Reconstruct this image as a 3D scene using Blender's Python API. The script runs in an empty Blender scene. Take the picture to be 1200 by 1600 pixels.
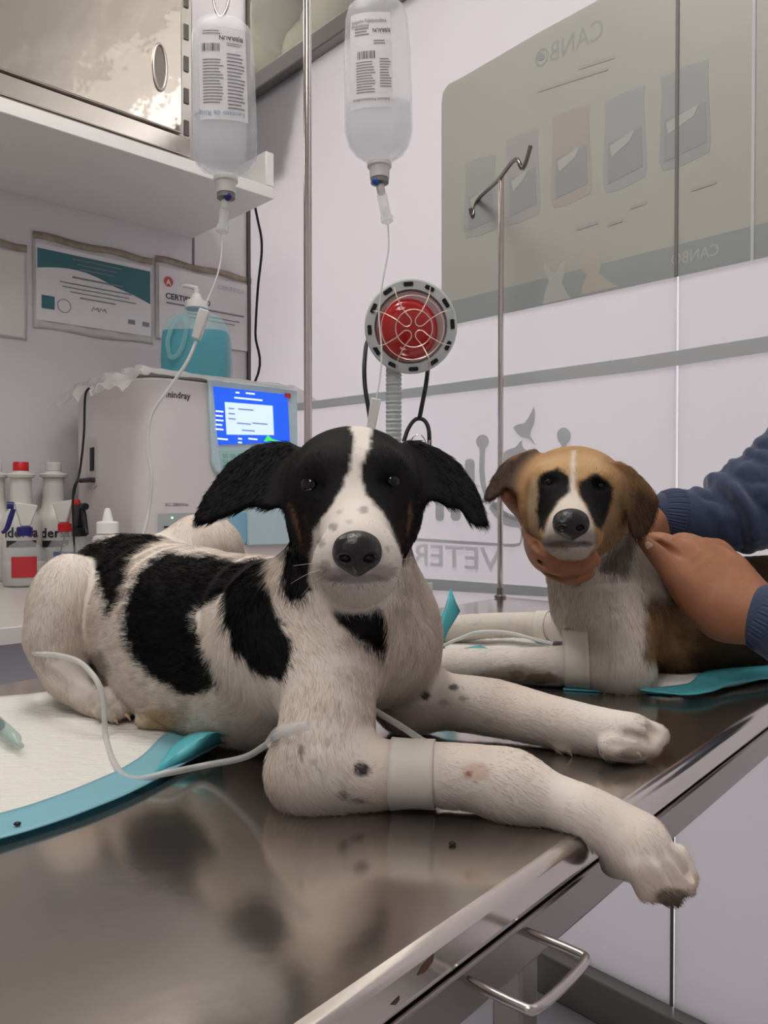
import bpy, math
import numpy as np
from mathutils import Matrix, Vector
rng = np.random.default_rng(7)
SC = bpy.context.scene
COL = SC.collection
# ------------------------------------------------------------------ camera
FPX = 1220.0
TH = math.atan(20 / FPX)
CAMZ, TZ, BZ = 1.02, 0.82, 0.825          # camera, exam table top, counter top
CAM = np.array([0, 0, CAMZ])
FW = np.array([0, math.cos(TH), -math.sin(TH)])
UP = np.array([0, math.sin(TH), math.cos(TH)])
RT = np.array([1.0, 0, 0])
def ray(px, py): return FW + RT * ((px - 600) / FPX) + UP * ((800 - py) / FPX)
def P(px, py, d): return CAM + ray(px, py) * d
def onplane(px, py, p0, n):
    r = ray(px, py); return CAM + r * (np.dot(p0 - CAM, n) / np.dot(r, n))
def T(px, py, h=0.0): return onplane(px, py, np.array([0, 0, TZ + h]), np.array([0, 0, 1.0]))
def project(Q):
    Q = np.asarray(Q) - CAM
    d = Q @ FW
    return 600 + FPX * (Q @ RT) / d, 800 - FPX * (Q @ UP) / d, d
# room axes: U runs along the left wall to the corner, V along the glass towards the viewer's right
U = np.array([.728, .686, 0]); U /= np.linalg.norm(U)
V = np.array([U[1], -U[0], 0])
Z = np.array([0, 0, 1.0])
CO = np.array([-.417, 2.425, 0])
def W(s, q, z): return CO - U * s + V * q + Z * z
def onwall(px, py, q=0.0): return onplane(px, py, CO + V * q, V)
def onglass(px, py, off=0.0): return onplane(px, py, CO - U * off, U)
def colq(px, q, z):                       # the point of pixel column px at distance q from the left wall
    p = onplane(px, 780, CO + V * q, V); return np.array([p[0], p[1], z])
# table axes
TE = np.array([.656, .755, 0]); TE /= np.linalg.norm(TE)
TW = np.array([-TE[1], TE[0], 0])
TA = np.array([-.024, .2975, 0])
def tab(t, o, z): return TA + TE * t + TW * o + Z * z

cam = bpy.data.cameras.new('camera'); cam.lens = FPX / 1600 * 36; cam.sensor_width = 36
cam.clip_start = .02
co = bpy.data.objects.new('camera', cam); COL.objects.link(co)
co.location = CAM; co.rotation_euler = (math.pi / 2 - TH, 0, 0)
SC.camera = co
SC.view_settings.view_transform = 'Standard'; SC.view_settings.look = 'None'
SC.view_settings.gamma = 1; SC.view_settings.use_curve_mapping = False

# ------------------------------------------------------------------ materials
def lin(c):
    c = np.array(c, float) / 255
    return np.where(c <= .04045, c / 12.92, ((c + .055) / 1.055) ** 2.4)
MATS = {}
def mat(name, rgb=(200, 200, 200), rough=.5, metal=0, alpha=1, trans=0, ior=1.45, bump=0, bscale=30, attr=None, emis=0, transl=0,
        noise=0, nscale=6, sheen=0, coat=0, stretch=None, spec=None, aniso=0):
    if name in MATS: return MATS[name]
    m = bpy.data.materials.new(name); m.use_nodes = True; MATS[name] = m
    n, l = m.node_tree.nodes, m.node_tree.links
    b = n['Principled BSDF']; out = n['Material Output']
    c = (*lin(rgb), 1)
    b.inputs['Base Color'].default_value = c
    b.inputs['Roughness'].default_value = rough; b.inputs['Metallic'].default_value = metal
    b.inputs['IOR'].default_value = ior; b.inputs['Transmission Weight'].default_value = trans
    if spec is not None: b.inputs['Specular IOR Level'].default_value = spec
    if sheen: b.inputs['Sheen Weight'].default_value = sheen
    if coat: b.inputs['Coat Weight'].default_value = coat
    if aniso: b.inputs['Anisotropic'].default_value = aniso
    if emis:
        b.inputs['Emission Color'].default_value = c; b.inputs['Emission Strength'].default_value = emis
    def coords(scale):
        tc = n.new('ShaderNodeTexCoord'); mp = n.new('ShaderNodeMapping'); l.new(tc.outputs['Object'], mp.inputs['Vector'])
        if stretch: mp.inputs['Scale'].default_value = stretch
        t = n.new('ShaderNodeTexNoise'); t.inputs['Scale'].default_value = scale; t.inputs['Detail'].default_value = 5
        l.new(mp.outputs[0], t.inputs['Vector']); return t
    if attr:
        a = n.new('ShaderNodeAttribute'); a.attribute_name = attr; l.new(a.outputs['Color'], b.inputs['Base Color']); acol = a.outputs['Color']
    elif noise:
        t = coords(nscale); r = n.new('ShaderNodeValToRGB')
        r.color_ramp.elements[0].color = (*np.clip(lin(rgb) * (1 - noise), 0, 1), 1); r.color_ramp.elements[1].color = (*np.clip(lin(rgb) * (1 + noise), 0, 1), 1)
        r.color_ramp.elements[0].position = .3; r.color_ramp.elements[1].position = .7
        l.new(t.outputs['Fac'], r.inputs['Fac']); l.new(r.outputs['Color'], b.inputs['Base Color'])
    if bump:
        t = coords(bscale); bp = n.new('ShaderNodeBump'); bp.inputs['Strength'].default_value = bump; bp.inputs['Distance'].default_value = .01
        l.new(t.outputs['Fac'], bp.inputs['Height']); l.new(bp.outputs['Normal'], b.inputs['Normal'])
    sh = b.outputs[0]
    if transl:
        tl = n.new('ShaderNodeBsdfTranslucent'); tl.inputs['Color'].default_value = c
        if attr: l.new(acol, tl.inputs['Color'])
        mx = n.new('ShaderNodeMixShader'); mx.inputs[0].default_value = transl
        l.new(sh, mx.inputs[1]); l.new(tl.outputs[0], mx.inputs[2]); sh = mx.outputs[0]
    if alpha < 1:
        tr = n.new('ShaderNodeBsdfTransparent'); mx = n.new('ShaderNodeMixShader'); mx.inputs[0].default_value = alpha
        l.new(tr.outputs[0], mx.inputs[1]); l.new(sh, mx.inputs[2]); sh = mx.outputs[0]
    l.new(sh, out.inputs['Surface'])
    return m

# ------------------------------------------------------------------ object helpers
def tag(o, label, cat, group=None, kind=None):
    if label: o['label'] = label
    if cat: o['category'] = cat
    if group: o['group'] = group
    if kind: o['kind'] = kind
    return o
def thing(name, label, cat, loc, group=None):
    o = bpy.data.objects.new(name, None); COL.objects.link(o); o.location = loc; o.empty_display_size = .02
    return tag(o, label, cat, group)
def attach(o, parent):
    if parent is not None:
        base = Vector(parent.location); p = parent.parent
        while p is not None: p = p.parent
        o.parent = parent
        if parent.type == 'EMPTY': o.matrix_parent_inverse = Matrix.Translation(-base)
def link_mesh(name, verts, faces, m, parent=None, smooth=True):
    me = bpy.data.meshes.new(name)
    me.from_pydata([tuple(map(float, v)) for v in verts], [], faces)
    me.validate(); me.update()
    if m is not None: me.materials.append(m)
    if smooth:
        me.polygons.foreach_set('use_smooth', np.ones(len(me.polygons), bool))
        me.set_sharp_from_angle(angle=math.radians(38))
    o = bpy.data.objects.new(name, me); COL.objects.link(o); attach(o, parent)
    return o
def frame_for(axis, hint=None):
    a = np.array(axis, float); a /= np.linalg.norm(a)
    h = np.array(hint if hint is not None else ((0, 0, 1.0) if abs(a[2]) < .9 else (1.0, 0, 0)))
    x = np.cross(h, a); x /= np.linalg.norm(x); y = np.cross(a, x); return x, y, a
class MB:
    def __init__(s): s.v = []; s.f = []
    def add(s, v, f):
        n = len(s.v); s.v.extend([np.array(q, float) for q in v]); s.f.extend([tuple(i + n for i in g) for g in f]); return s
    def hexa(s, p):       # 8 points: bottom four, top four
        return s.add(p, [(3, 2, 1, 0), (4, 5, 6, 7), (0, 1, 5, 4), (1, 2, 6, 5), (2, 3, 7, 6), (3, 0, 4, 7)])
    def box(s, o, a, b, c):   # origin and three edge vectors
        o, a, b, c = map(np.array, (o, a, b, c))
        return s.hexa([o, o + a, o + a + b, o + b, o + c, o + a + c, o + a + b + c, o + b + c])
    def room(s, s0, s1, q0, q1, z0, z1):
        return s.hexa([W(s1, q0, z0), W(s1, q1, z0), W(s0, q1, z0), W(s0, q0, z0), W(s1, q0, z1), W(s1, q1, z1), W(s0, q1, z1), W(s0, q0, z1)])
    def table(s, t0, t1, o0, o1, z0, z1):
        return s.hexa([tab(t0, o0, z0), tab(t1, o0, z0), tab(t1, o1, z0), tab(t0, o1, z0), tab(t0, o0, z1), tab(t1, o0, z1), tab(t1, o1, z1), tab(t0, o1, z1)])
    def tube(s, pts, r, n=12, sub=6, spline=True, caps=True):
        pts = np.array(pts, float); r = np.broadcast_to(np.array(r, float), (len(pts),)).copy()
        if spline and len(pts) > 2: pts, r = catmull(pts, r, sub)
        tang = np.gradient(pts, axis=0); tang /= np.linalg.norm(tang, axis=1)[:, None] + 1e-12
        x, y, _ = frame_for(tang[0]); rings = []
        for i in range(len(pts)):
            x = x - tang[i] * (x @ tang[i]); x /= np.linalg.norm(x); y = np.cross(tang[i], x)
            for k in range(n):
                a = 2 * math.pi * k / n; rings.append(pts[i] + r[i] * (x * math.cos(a) + y * math.sin(a)))
        f = []
        for i in range(len(pts) - 1):
            for k in range(n):
                f.append((i * n + k, i * n + (k + 1) % n, (i + 1) * n + (k + 1) % n, (i + 1) * n + k))
        if caps: f.append(tuple(range(n))[::-1]); f.append(tuple((len(pts) - 1) * n + k for k in range(n)))
        return s.add(rings, f)
    def lathe(s, c, axis, prof, n=32, hint=None, sx=1, sy=1, sup=1.0):   # prof: (radius, height along the axis)
        x, y, a = frame_for(axis, hint); c = np.array(c, float); v = []; f = []
        def se(t): return math.copysign(abs(t) ** sup, t)
        for (r, h) in prof:
            for k in range(n):
                t = 2 * math.pi * k / n; v.append(c + a * h + r * (x * sx * se(math.cos(t)) + y * sy * se(math.sin(t))))
        m = len(prof)
        for i in range(m - 1):
            for k in range(n): f.append((i * n + k, i * n + (k + 1) % n, (i + 1) * n + (k + 1) % n, (i + 1) * n + k))
        if prof[0][0] > 1e-6: f.append(tuple(range(n))[::-1])
        if prof[-1][0] > 1e-6: f.append(tuple((m - 1) * n + k for k in range(n)))
        return s.add(v, f)
    def ball(s, c, r, axes=None, n=20):
        r = np.broadcast_to(np.array(r, float), (3,)); ax = axes if axes is not None else np.eye(3)
        v = []; f = []; m = n // 2
        for i in range(m + 1):
            ph = math.pi * i / m
            for k in range(n):
                t = 2 * math.pi * k / n
                q = np.array([math.sin(ph) * math.cos(t), math.sin(ph) * math.sin(t), math.cos(ph)]) * r
                v.append(np.array(c) + ax[0] * q[0] + ax[1] * q[1] + ax[2] * q[2])
        for i in range(m):
            for k in range(n): f.append((i * n + k, (i + 1) * n + k, (i + 1) * n + (k + 1) % n, i * n + (k + 1) % n))
        return s.add(v, f)
    def prism(s, poly, th):       # poly: 3D outline, th: thickness vector
        n = len(poly); poly = [np.array(p, float) for p in poly]; th = np.array(th, float)
        return s.add(poly + [p + th for p in poly], [tuple(range(n))[::-1], tuple(range(n, 2 * n))] + [(i, (i + 1) % n, (i + 1) % n + n, i + n) for i in range(n)])
    def grid(s, A):               # A: (n, m, 3) points
        n, m = A.shape[:2]
        return s.add(A.reshape(-1, 3), [(i * m + j, i * m + j + 1, (i + 1) * m + j + 1, (i + 1) * m + j) for i in range(n - 1) for j in range(m - 1)])
    def loft(s, A):       # rings closed in the second direction
        n, m = A.shape[:2]
        return s.add(A.reshape(-1, 3), [(i * m + j, i * m + (j + 1) % m, (i + 1) * m + (j + 1) % m, (i + 1) * m + j) for i in range(n - 1) for j in range(m)])
    def build(s, name, m, parent=None, bevel=0, seg=2, smooth=True, solid=0, sub=0):
        o = link_mesh(name, s.v, s.f, m, parent, smooth)
        if solid:
            md = o.modifiers.new('solid', 'SOLIDIFY'); md.thickness = solid; md.offset = 0
        if bevel:
            md = o.modifiers.new('bevel', 'BEVEL'); md.width = bevel; md.segments = seg; md.limit_method = 'ANGLE'; md.angle_limit = math.radians(40)
        if sub:
            md = o.modifiers.new('sub', 'SUBSURF'); md.levels = md.render_levels = sub
        return o
def catmull(pts, r, sub):
    n = len(pts); op = []; orr = []
    for i in range(n - 1):
        p0, p1, p2, p3 = pts[max(i - 1, 0)], pts[i], pts[i + 1], pts[min(i + 2, n - 1)]
        for k in range(sub):
            t = k / sub
            op.append(.5 * (2 * p1 + (p2 - p0) * t + (2 * p0 - 5 * p1 + 4 * p2 - p3) * t * t + (3 * p1 - p0 - 3 * p2 + p3) * t ** 3))
            orr.append(r[i] * (1 - t) + r[i + 1] * t)
    op.append(pts[-1]); orr.append(r[-1]); return np.array(op), np.array(orr)
def text_mesh(name, body, m, parent, origin, xdir, ydir, size, depth=.0004, align='LEFT', bold=0, width=None):
    cu = bpy.data.curves.new('tmp', 'FONT'); cu.body = body; cu.size = 1; cu.align_x = align; cu.offset = bold; cu.resolution_u = 2
    o = bpy.data.objects.new('tmp', cu); COL.objects.link(o)
    dg = bpy.context.evaluated_depsgraph_get(); dg.update()
    me = bpy.data.meshes.new_from_object(o.evaluated_get(dg))
    n = len(me.vertices); co_ = np.empty(n * 3, np.float32); me.vertices.foreach_get('co', co_); co_ = co_.reshape(-1, 3)
    faces = [tuple(p.vertices) for p in me.polygons]
    bpy.data.objects.remove(o); bpy.data.curves.remove(cu); bpy.data.meshes.remove(me)
    x = np.array(xdir, float); x /= np.linalg.norm(x); y = np.array(ydir, float); y /= np.linalg.norm(y); nn = np.cross(x, y)
    sx = size
    if width: sx = width / (co_[:, 0].max() - co_[:, 0].min())
    v = np.array(origin) + np.outer(co_[:, 0] * sx, x) + np.outer(co_[:, 1] * size, y)
    return link_mesh(name, v, faces, m, parent, smooth=False)

# ------------------------------------------------------------------ noise and implicit surfaces
def hash3(i, j, k, seed):
    n = (i * 374761393 + j * 668265263 + k * 2147483647 + seed * 974634777) & 0xffffffff
    n = ((n ^ (n >> 13)) * 1274126177) & 0xffffffff
    return ((n ^ (n >> 16)) & 0xffff) / 65535.0
def noise3(Q, scale, seed=0):
    Q = np.asarray(Q, float) * scale; i = np.floor(Q).astype(np.int64); f = Q - i; f = f * f * (3 - 2 * f); r = 0
    for a in (0, 1):
        for b in (0, 1):
            for c in (0, 1):
                w = (f[:, 0] if a else 1 - f[:, 0]) * (f[:, 1] if b else 1 - f[:, 1]) * (f[:, 2] if c else 1 - f[:, 2])
                r = r + w * hash3(i[:, 0] + a, i[:, 1] + b, i[:, 2] + c, seed)
    return r * 2 - 1
def poly_sd(x, y, poly):            # signed distance to a polygon, negative inside
    poly = np.array(poly, float); d = np.full(x.shape, 1e9); ins = np.zeros(x.shape, bool)
    for i in range(len(poly)):
        ax, ay = poly[i]; bx, by = poly[(i + 1) % len(poly)]
        ex, ey = bx - ax, by - ay; t = np.clip(((x - ax) * ex + (y - ay) * ey) / (ex * ex + ey * ey + 1e-12), 0, 1)
        d = np.minimum(d, np.hypot(x - ax - t * ex, y - ay - t * ey))
        c = (ay > y) != (by > y); xi = ax + (y - ay) / (by - ay + 1e-12) * ex
        ins ^= c & (x < xi)
    return np.where(ins, -d, d)
class Body:
    """smooth union of round cones and ellipsoids meshed into one continuous surface"""
    def __init__(s): s.p = []
    def cone(s, a, b, ra, rb, k=.02, grp='body', flow=None, flat=None, sub=False):
        a, b = np.array(a, float), np.array(b, float)
        fl = np.array(flow, float) if flow is not None else b - a
        s.p.append(dict(t='c', a=a, b=b, ra=ra, rb=rb, k=k, g=grp, fl=fl / (np.linalg.norm(fl) + 1e-9), flat=flat, sub=sub,
                        lo=np.minimum(a - ra, b - rb), hi=np.maximum(a + ra, b + rb)))
    def chain(s, pts, k=.02, grp='body', flow=None, flat=None, sub=False, n=3):        # one limb: (px, py, depth, radius in px) along its axis
        q = np.array([P(x, y, d) for (x, y, d, r) in pts]); r = np.array([r * d / FPX for (x, y, d, r) in pts])
        if len(q) > 2: q, r = catmull(q, r, n)
        s.p.append(dict(t='h', q=q, r=r, k=k, g=grp, fl=None if flow is None else np.array(flow, float) / np.linalg.norm(flow), flat=flat, sub=sub,
                        lo=(q - r[:, None]).min(0), hi=(q + r[:, None]).max(0)))
    def ell(s, px, py, d, r, k=.02, grp='body', flow=(1, 0, 0), rot=0, sub=False, axes=None):
        r = np.array(r, float) * d / FPX; fw = ray(px, py); fw = fw / np.linalg.norm(fw)
        x = np.cross(fw, UP); x /= np.linalg.norm(x); y = np.cross(x, fw)
        c_, s_ = math.cos(rot), math.sin(rot); ax = np.array([x * c_ + y * s_, -x * s_ + y * c_, fw]) if axes is None else axes
        c = P(px, py, d); m = max(r); fl = np.array(flow, float)
        s.p.append(dict(t='e', c=c, r=r, ax=ax, k=k, g=grp, fl=fl / np.linalg.norm(fl), sub=sub, lo=c - m, hi=c + m))
    def flap(s, poly, d0, dx, dy, x0, y0, th, k=.008, grp='ear', flow=(0, 0, -1), bend=0):   # an ear: outline in px on a slanted plane
        xs = [p[0] for p in poly]; ys = [p[1] for p in poly]
        pts = np.array([P(x, y, d0 + dx * (x - x0) + dy * (y - y0) + e) for x, y in poly for e in (-.03, .03)]); fl = np.array(flow, float)
        s.p.append(dict(t='f', poly=poly, d0=d0, dx=dx, dy=dy, x0=x0, y0=y0, th=th, k=k, g=grp, fl=fl / np.linalg.norm(fl), sub=False, lo=pts.min(0), hi=pts.max(0)))
    @staticmethod
    def sd(q, X, flow=False):
        if q['t'] == 'h':
            best = np.full(len(X), 9.0); fl = np.zeros((len(X), 3)) if flow else None
            for i in range(len(q['r']) - 1):
                a, b = q['q'][i], q['q'][i + 1]; g = dict(t='c', a=a, b=b, ra=q['r'][i], rb=q['r'][i + 1], flat=q['flat'])
                d = Body.sd(g, X); m = d < best; best[m] = d[m]
                if flow: fl[m] = (b - a) / np.linalg.norm(b - a)
            return (best, fl) if flow else best
        if q['t'] == 'c':
            a, b = q['a'], q['b']; ba = b - a; w = X - a
            if q['flat'] is not None:
                n, f = q['flat']; w = w + np.outer((w @ n) * (1 / f - 1), n); ba = ba + n * ((ba @ n) * (1 / f - 1))
            t = np.clip((w @ ba) / (ba @ ba + 1e-12), 0, 1)
            d = np.linalg.norm(w - np.outer(t, ba), axis=1) - (q['ra'] + (q['rb'] - q['ra']) * t)
            return d * (q['flat'][1] if q['flat'] is not None else 1)
        if q['t'] == 'e':
            w = (X - q['c']) @ q['ax'].T; k0 = np.linalg.norm(w / q['r'], axis=1); k1 = np.linalg.norm(w / q['r'] ** 2, axis=1)
            return k0 * (k0 - 1) / (k1 + 1e-9)
        px, py, d = project(X)
        d2 = poly_sd(px, py, q['poly']) * d / FPX
        dz = np.abs(d - (q['d0'] + q['dx'] * (px - q['x0']) + q['dy'] * (py - q['y0']))) - q['th'] * .35
        r = q['th'] * .65; a, b = d2 + r, dz
        return np.minimum(np.maximum(a, b), 0) + np.hypot(np.maximum(a, 0), np.maximum(b, 0)) - r
    def mesh(s, h, smooth_it=2, pad=.012):
        add = [q for q in s.p if not q['sub']]
        lo = np.min([q['lo'] for q in add], 0) - pad; hi = np.max([q['hi'] for q in add], 0) + pad
        n = np.ceil((hi - lo) / h).astype(int) + 1
        D = np.full(n, .05, np.float32)
        for q in s.p:
            m = q['k'] + 2 * h
            i0 = np.maximum(np.floor((q['lo'] - m - lo) / h).astype(int), 0); i1 = np.minimum(np.ceil((q['hi'] + m - lo) / h).astype(int) + 1, n)
            g = np.meshgrid(*[lo[c] + h * np.arange(i0[c], i1[c]) for c in range(3)], indexing='ij')
            X = np.stack([c.ravel() for c in g], 1)
            d = s.sd(q, X).reshape(g[0].shape)
            S = (slice(i0[0], i1[0]), slice(i0[1], i1[1]), slice(i0[2], i1[2])); A = D[S]; k = q['k']
            if q['sub']:
                d = -d; hh = np.maximum(k - np.abs(A - d), 0) / k; D[S] = np.maximum(A, d) + hh * hh * k / 4
            else:
                hh = np.maximum(k - np.abs(A - d), 0) / k; D[S] = np.minimum(A, d) - hh * hh * k / 4
        v, f = surface_nets(D); v = lo + v * h
        for _ in range(smooth_it):
            for lam in (.5, -.3): v = v + lam * (nb_mean(v, f) - v)
        s.v, s.f = v, f
        return v, f
    def weights(s, X, sig=.006):
        add = [q for q in s.p if not q['sub']]; best = np.full(len(X), 9.0); D = []
        for q in add:
            d = np.full(len(X), 9.0); m = np.all((X > q['lo'] - .03) & (X < q['hi'] + .03), 1); qf_ = np.zeros((len(X), 3)) if q['fl'] is None else q['fl']
            if m.any():
                if q['fl'] is None: d[m], qf_[m] = s.sd(q, X[m], True)
                else: d[m] = s.sd(q, X[m])
            D.append((d, qf_)); best = np.minimum(best, d)
        gw = {}; fl = np.zeros((len(X), 3))
        for q, (d, qf_) in zip(add, D):
            w = np.exp(-np.clip(d - best, 0, 1) / sig); gw[q['g']] = gw.get(q['g'], 0) + w; fl += w[:, None] * qf_
        t = sum(gw.values())
        return {k: v / t for k, v in gw.items()}, fl
def nb_mean(v, f):
    acc = np.zeros_like(v); cnt = np.zeros(len(v))
    for a in range(4):
        i, j = f[:, a], f[:, (a + 1) % 4]
        for c in range(3): acc[:, c] += np.bincount(i, v[j, c], len(v)) + np.bincount(j, v[i, c], len(v))
        cnt += np.bincount(i, minlength=len(v)) + np.bincount(j, minlength=len(v))
    return acc / np.maximum(cnt, 1)[:, None]
def surface_nets(D):
    S = D < 0; n = np.array(D.shape) - 1
    cnt = np.zeros(n, np.int8)
    for a in (0, 1):
        for b in (0, 1):
            for c in (0, 1): cnt += S[a:a + n[0], b:b + n[1], c:c + n[2]]
    idx = np.argwhere((cnt > 0) & (cnt < 8)); vid = np.full(n, -1, np.int64); vid[tuple(idx.T)] = np.arange(len(idx))
    acc = np.zeros((len(idx), 3)); m = np.zeros(len(idx))
    cs = [(a, b, c) for a in (0, 1) for b in (0, 1) for c in (0, 1)]
    for p in cs:
        for e in range(3):
            if p[e]: continue
            q = list(p); q[e] = 1; va = D[tuple((idx + p).T)]; vb = D[tuple((idx + q).T)]
            x = (va < 0) != (vb < 0); t = np.where(x, va / np.where(x, va - vb, 1), 0)
            pt = np.tile(np.array(p, float), (len(idx), 1)); pt[:, e] += t
            acc += pt * x[:, None]; m += x
    v = idx + acc / m[:, None]; F = []
    for e in range(3):
        o1, o2 = [(1, 2), (2, 0), (0, 1)][e]
        A = np.take(S, range(n[e]), axis=e); B = np.take(S, range(1, n[e] + 1), axis=e)
        w = np.argwhere(A != B); w = w[(w[:, o1] > 0) & (w[:, o2] > 0) & (w[:, o1] < n[o1]) & (w[:, o2] < n[o2])]
        ins = A[tuple(w.T)]; quad = []
        for (d1, d2) in ((-1, -1), (0, -1), (0, 0), (-1, 0)):
            c = w.copy(); c[:, o1] += d1; c[:, o2] += d2; quad.append(vid[tuple(c.T)])
        quad = np.stack(quad, 1); quad[~ins] = quad[~ins][:, ::-1]; F.append(quad)
    return v, np.concatenate(F)
def vnormals(v, f):
    n = np.cross(v[f[:, 2]] - v[f[:, 0]], v[f[:, 3]] - v[f[:, 1]]); out = np.zeros_like(v)
    for a in range(4):
        for c in range(3): out[:, c] += np.bincount(f[:, a], n[:, c], len(v))
    return out / (np.linalg.norm(out, axis=1)[:, None] + 1e-12)
def fast_mesh(name, v, f, m, parent, color=None):
    me = bpy.data.meshes.new(name); nf = len(f)
    me.vertices.add(len(v)); me.vertices.foreach_set('co', v.astype(np.float32).ravel())
    me.loops.add(nf * 4); me.loops.foreach_set('vertex_index', f.astype(np.int32).ravel())
    me.polygons.add(nf); me.polygons.foreach_set('loop_start', np.arange(0, nf * 4, 4, dtype=np.int32))
    me.update(calc_edges=True); me.validate()
    me.polygons.foreach_set('use_smooth', np.ones(len(me.polygons), bool))
    if color is not None:
        a = me.color_attributes.new('coat', 'FLOAT_COLOR', 'POINT')
        a.data.foreach_set('color', np.concatenate([color, np.ones((len(v), 1))], 1).astype(np.float32).ravel())
    me.materials.append(m)
    o = bpy.data.objects.new(name, me); COL.objects.link(o); attach(o, parent); return o
def ss(x, a, b):
    t = np.clip((x - a) / (b - a), 0, 1); return t * t * (3 - 2 * t)
def add_fur(name, body, v, f, nrm, coat_fn, len_fn, count, parent, m, keep=None, seed=1, rad=.00016, lift=.27, npt=4):
    r = np.random.default_rng(seed)
    tri = np.concatenate([f[:, [0, 1, 2]], f[:, [0, 2, 3]]])
    ar = np.linalg.norm(np.cross(v[tri[:, 1]] - v[tri[:, 0]], v[tri[:, 2]] - v[tri[:, 0]]), axis=1)
    px, py, d = project(v); vis = ((px > -150) & (px < 1350))[tri[:, 0]]
    ar = ar * vis
    ti = r.choice(len(tri), count, p=ar / ar.sum()); b = r.random((count, 2)); fl = b.sum(1) > 1; b[fl] = 1 - b[fl]
    w = np.stack([1 - b.sum(1), b[:, 0], b[:, 1]], 1)
    X = (v[tri[ti]] * w[..., None]).sum(1); N = (nrm[tri[ti]] * w[..., None]).sum(1); N /= np.linalg.norm(N, axis=1)[:, None]
    gw, flow = body.weights(X)
    colr = coat_fn(X, gw); L = len_fn(X, gw) * (.75 + .5 * r.random(count))
    ok = L > .0006
    if keep is not None: ok &= keep(X)
    X, N, flow, colr, L = X[ok], N[ok], flow[ok], colr[ok], L[ok]; c = len(X)
    t = flow - N * (flow * N).sum(1)[:, None]; t /= np.linalg.norm(t, axis=1)[:, None] + 1e-6
    clump = np.stack([noise3(X, 90, s_) for s_ in (11, 12, 13)], 1) * .30
    t = t + clump + r.normal(0, .16, (c, 3)); t -= N * (t * N).sum(1)[:, None]; t /= np.linalg.norm(t, axis=1)[:, None] + 1e-6
    t[:, 2] -= .12
    pts = np.empty((c, npt, 3)); pos = X - N * .0008
    for i in range(npt):
        pts[:, i] = pos
        lf = lift * (1 - i / npt) + .02
        pos = pos + (t * (1 - lf * .5) + N * lf) * (L / (npt - 1))[:, None]
    hc = bpy.data.hair_curves.new(name); hc.add_curves([npt] * c)
    hc.position_data.foreach_set('vector', pts.astype(np.float32).ravel())
    ra = hc.attributes.get('radius') or hc.attributes.new('radius', 'FLOAT', 'POINT')
    rr = np.tile(rad * np.linspace(1, .25, npt), c); ra.data.foreach_set('value', rr.astype(np.float32))
    colr = np.clip(colr * (.87 + .25 * r.random((c, 1))), 0, 1)
    ca = hc.attributes.new('coat', 'FLOAT_COLOR', 'CURVE')
    ca.data.foreach_set('color', np.concatenate([colr, np.ones((c, 1))], 1).astype(np.float32).ravel())
    hc.materials.append(m)
    o = bpy.data.objects.new(name, hc); COL.objects.link(o); attach(o, parent); o['kind'] = 'stuff'
    return o
# ------------------------------------------------------------------ the room
def struct(o, label=None):
    o['kind'] = 'structure'
    if label: o['label'] = label
    return o
m_wall = mat('painted wall', (213, 209, 212), .55, bump=.05, bscale=60)
m_glass = mat('frosted glass', (216, 213, 217), .3, transl=.45)
m_floor = mat('pale floor', (205, 205, 208), .35, noise=.04, nscale=3)
m_ceil = mat('ceiling paint', (222, 220, 215), .8)
m_alu = mat('dull aluminium', (150, 146, 142), .38, metal=.85)
m_alud = mat('dark aluminium', (95, 90, 88), .4, metal=.6)
m_white = mat('white laminate', (226, 223, 220), .4)
m_under = mat('grey laminate', (190, 187, 186), .45)
m_black = mat('black rubber', (14, 14, 16), .45)
m_seam = mat('grey seam', (120, 116, 114), .6)  # plain grey for panel seams, trims and the counter base
m_seamw = mat('pale seam', (246, 246, 248), .4, transl=.6)
HC = 2.75
struct(MB().room(-.3, 3.3, -.1, 3.4, -.06, 0).build('floor', m_floor))
struct(MB().room(-.3, 3.3, -.1, 3.4, HC, HC + .06).build('ceiling', m_ceil))
struct(MB().room(0, 3.3, -.06, 0, 0, HC).build('wall_left', m_wall))
struct(MB().room(3.2, 3.26, 0, 3.4, 0, HC).build('wall_back', m_wall))
struct(MB().room(-.02, 3.2, 3.3, 3.36, 0, HC).build('wall_right', m_wall))
RAIL = 2.24
QG = (onglass(1055, 780) - CO) @ V
gl = struct(MB().box(W(-.004, .0002, .06), V * (QG - .0022), U * .008, Z * (RAIL - .06)).box(W(-.004, QG + .0020, .06), V * (3.2917 - QG - .0020), U * .008, Z * (RAIL - .06)).build('window_1', m_glass), 'frosted glass partition with grey signs on it')
m_clear = mat('clear glass', (255, 255, 255), .02, alpha=.12)
struct(MB().box(W(-.004, .0002, RAIL + .05), V * 3.2915, U * .008, Z * (HC - RAIL - .05)).build('window_2', m_clear), 'clear glass strip above the aluminium rail')
def trim(n, m, *a, **k): return struct(MB().room(*a).build('trim_%d' % n, m, **k))
trim(1, m_alu, -.02, .03, .012, 3.29, RAIL, RAIL + .05, bevel=.004)          # rail above the glass
trim(2, m_alu, -.02, .03, .012, 3.29, .0, .085, bevel=.004)                  # bottom rail
trim(3, m_alud, .0005, .010, .0002, .010, .03, HC - .002)                             # corner post
s_ = CO - onwall(302, 390); s1 = (CO - onwall(302, 390)) @ U
trim(4, m_seam, s1 - .003, s1 + .003, 0.0002, .002, BZ + .03, 1.785)
def gq(px): return (onglass(px, 780) - CO) @ V
q1 = gq(1055)
p_ = onglass(1055, 432)
struct(MB().box(W(.002, q1 - .003, p_[2]), V * .006, U * -.0015, Z * (2.24 - p_[2])).build('trim_5', m_seam))
zl = onglass(1055, 900)[2]
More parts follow.
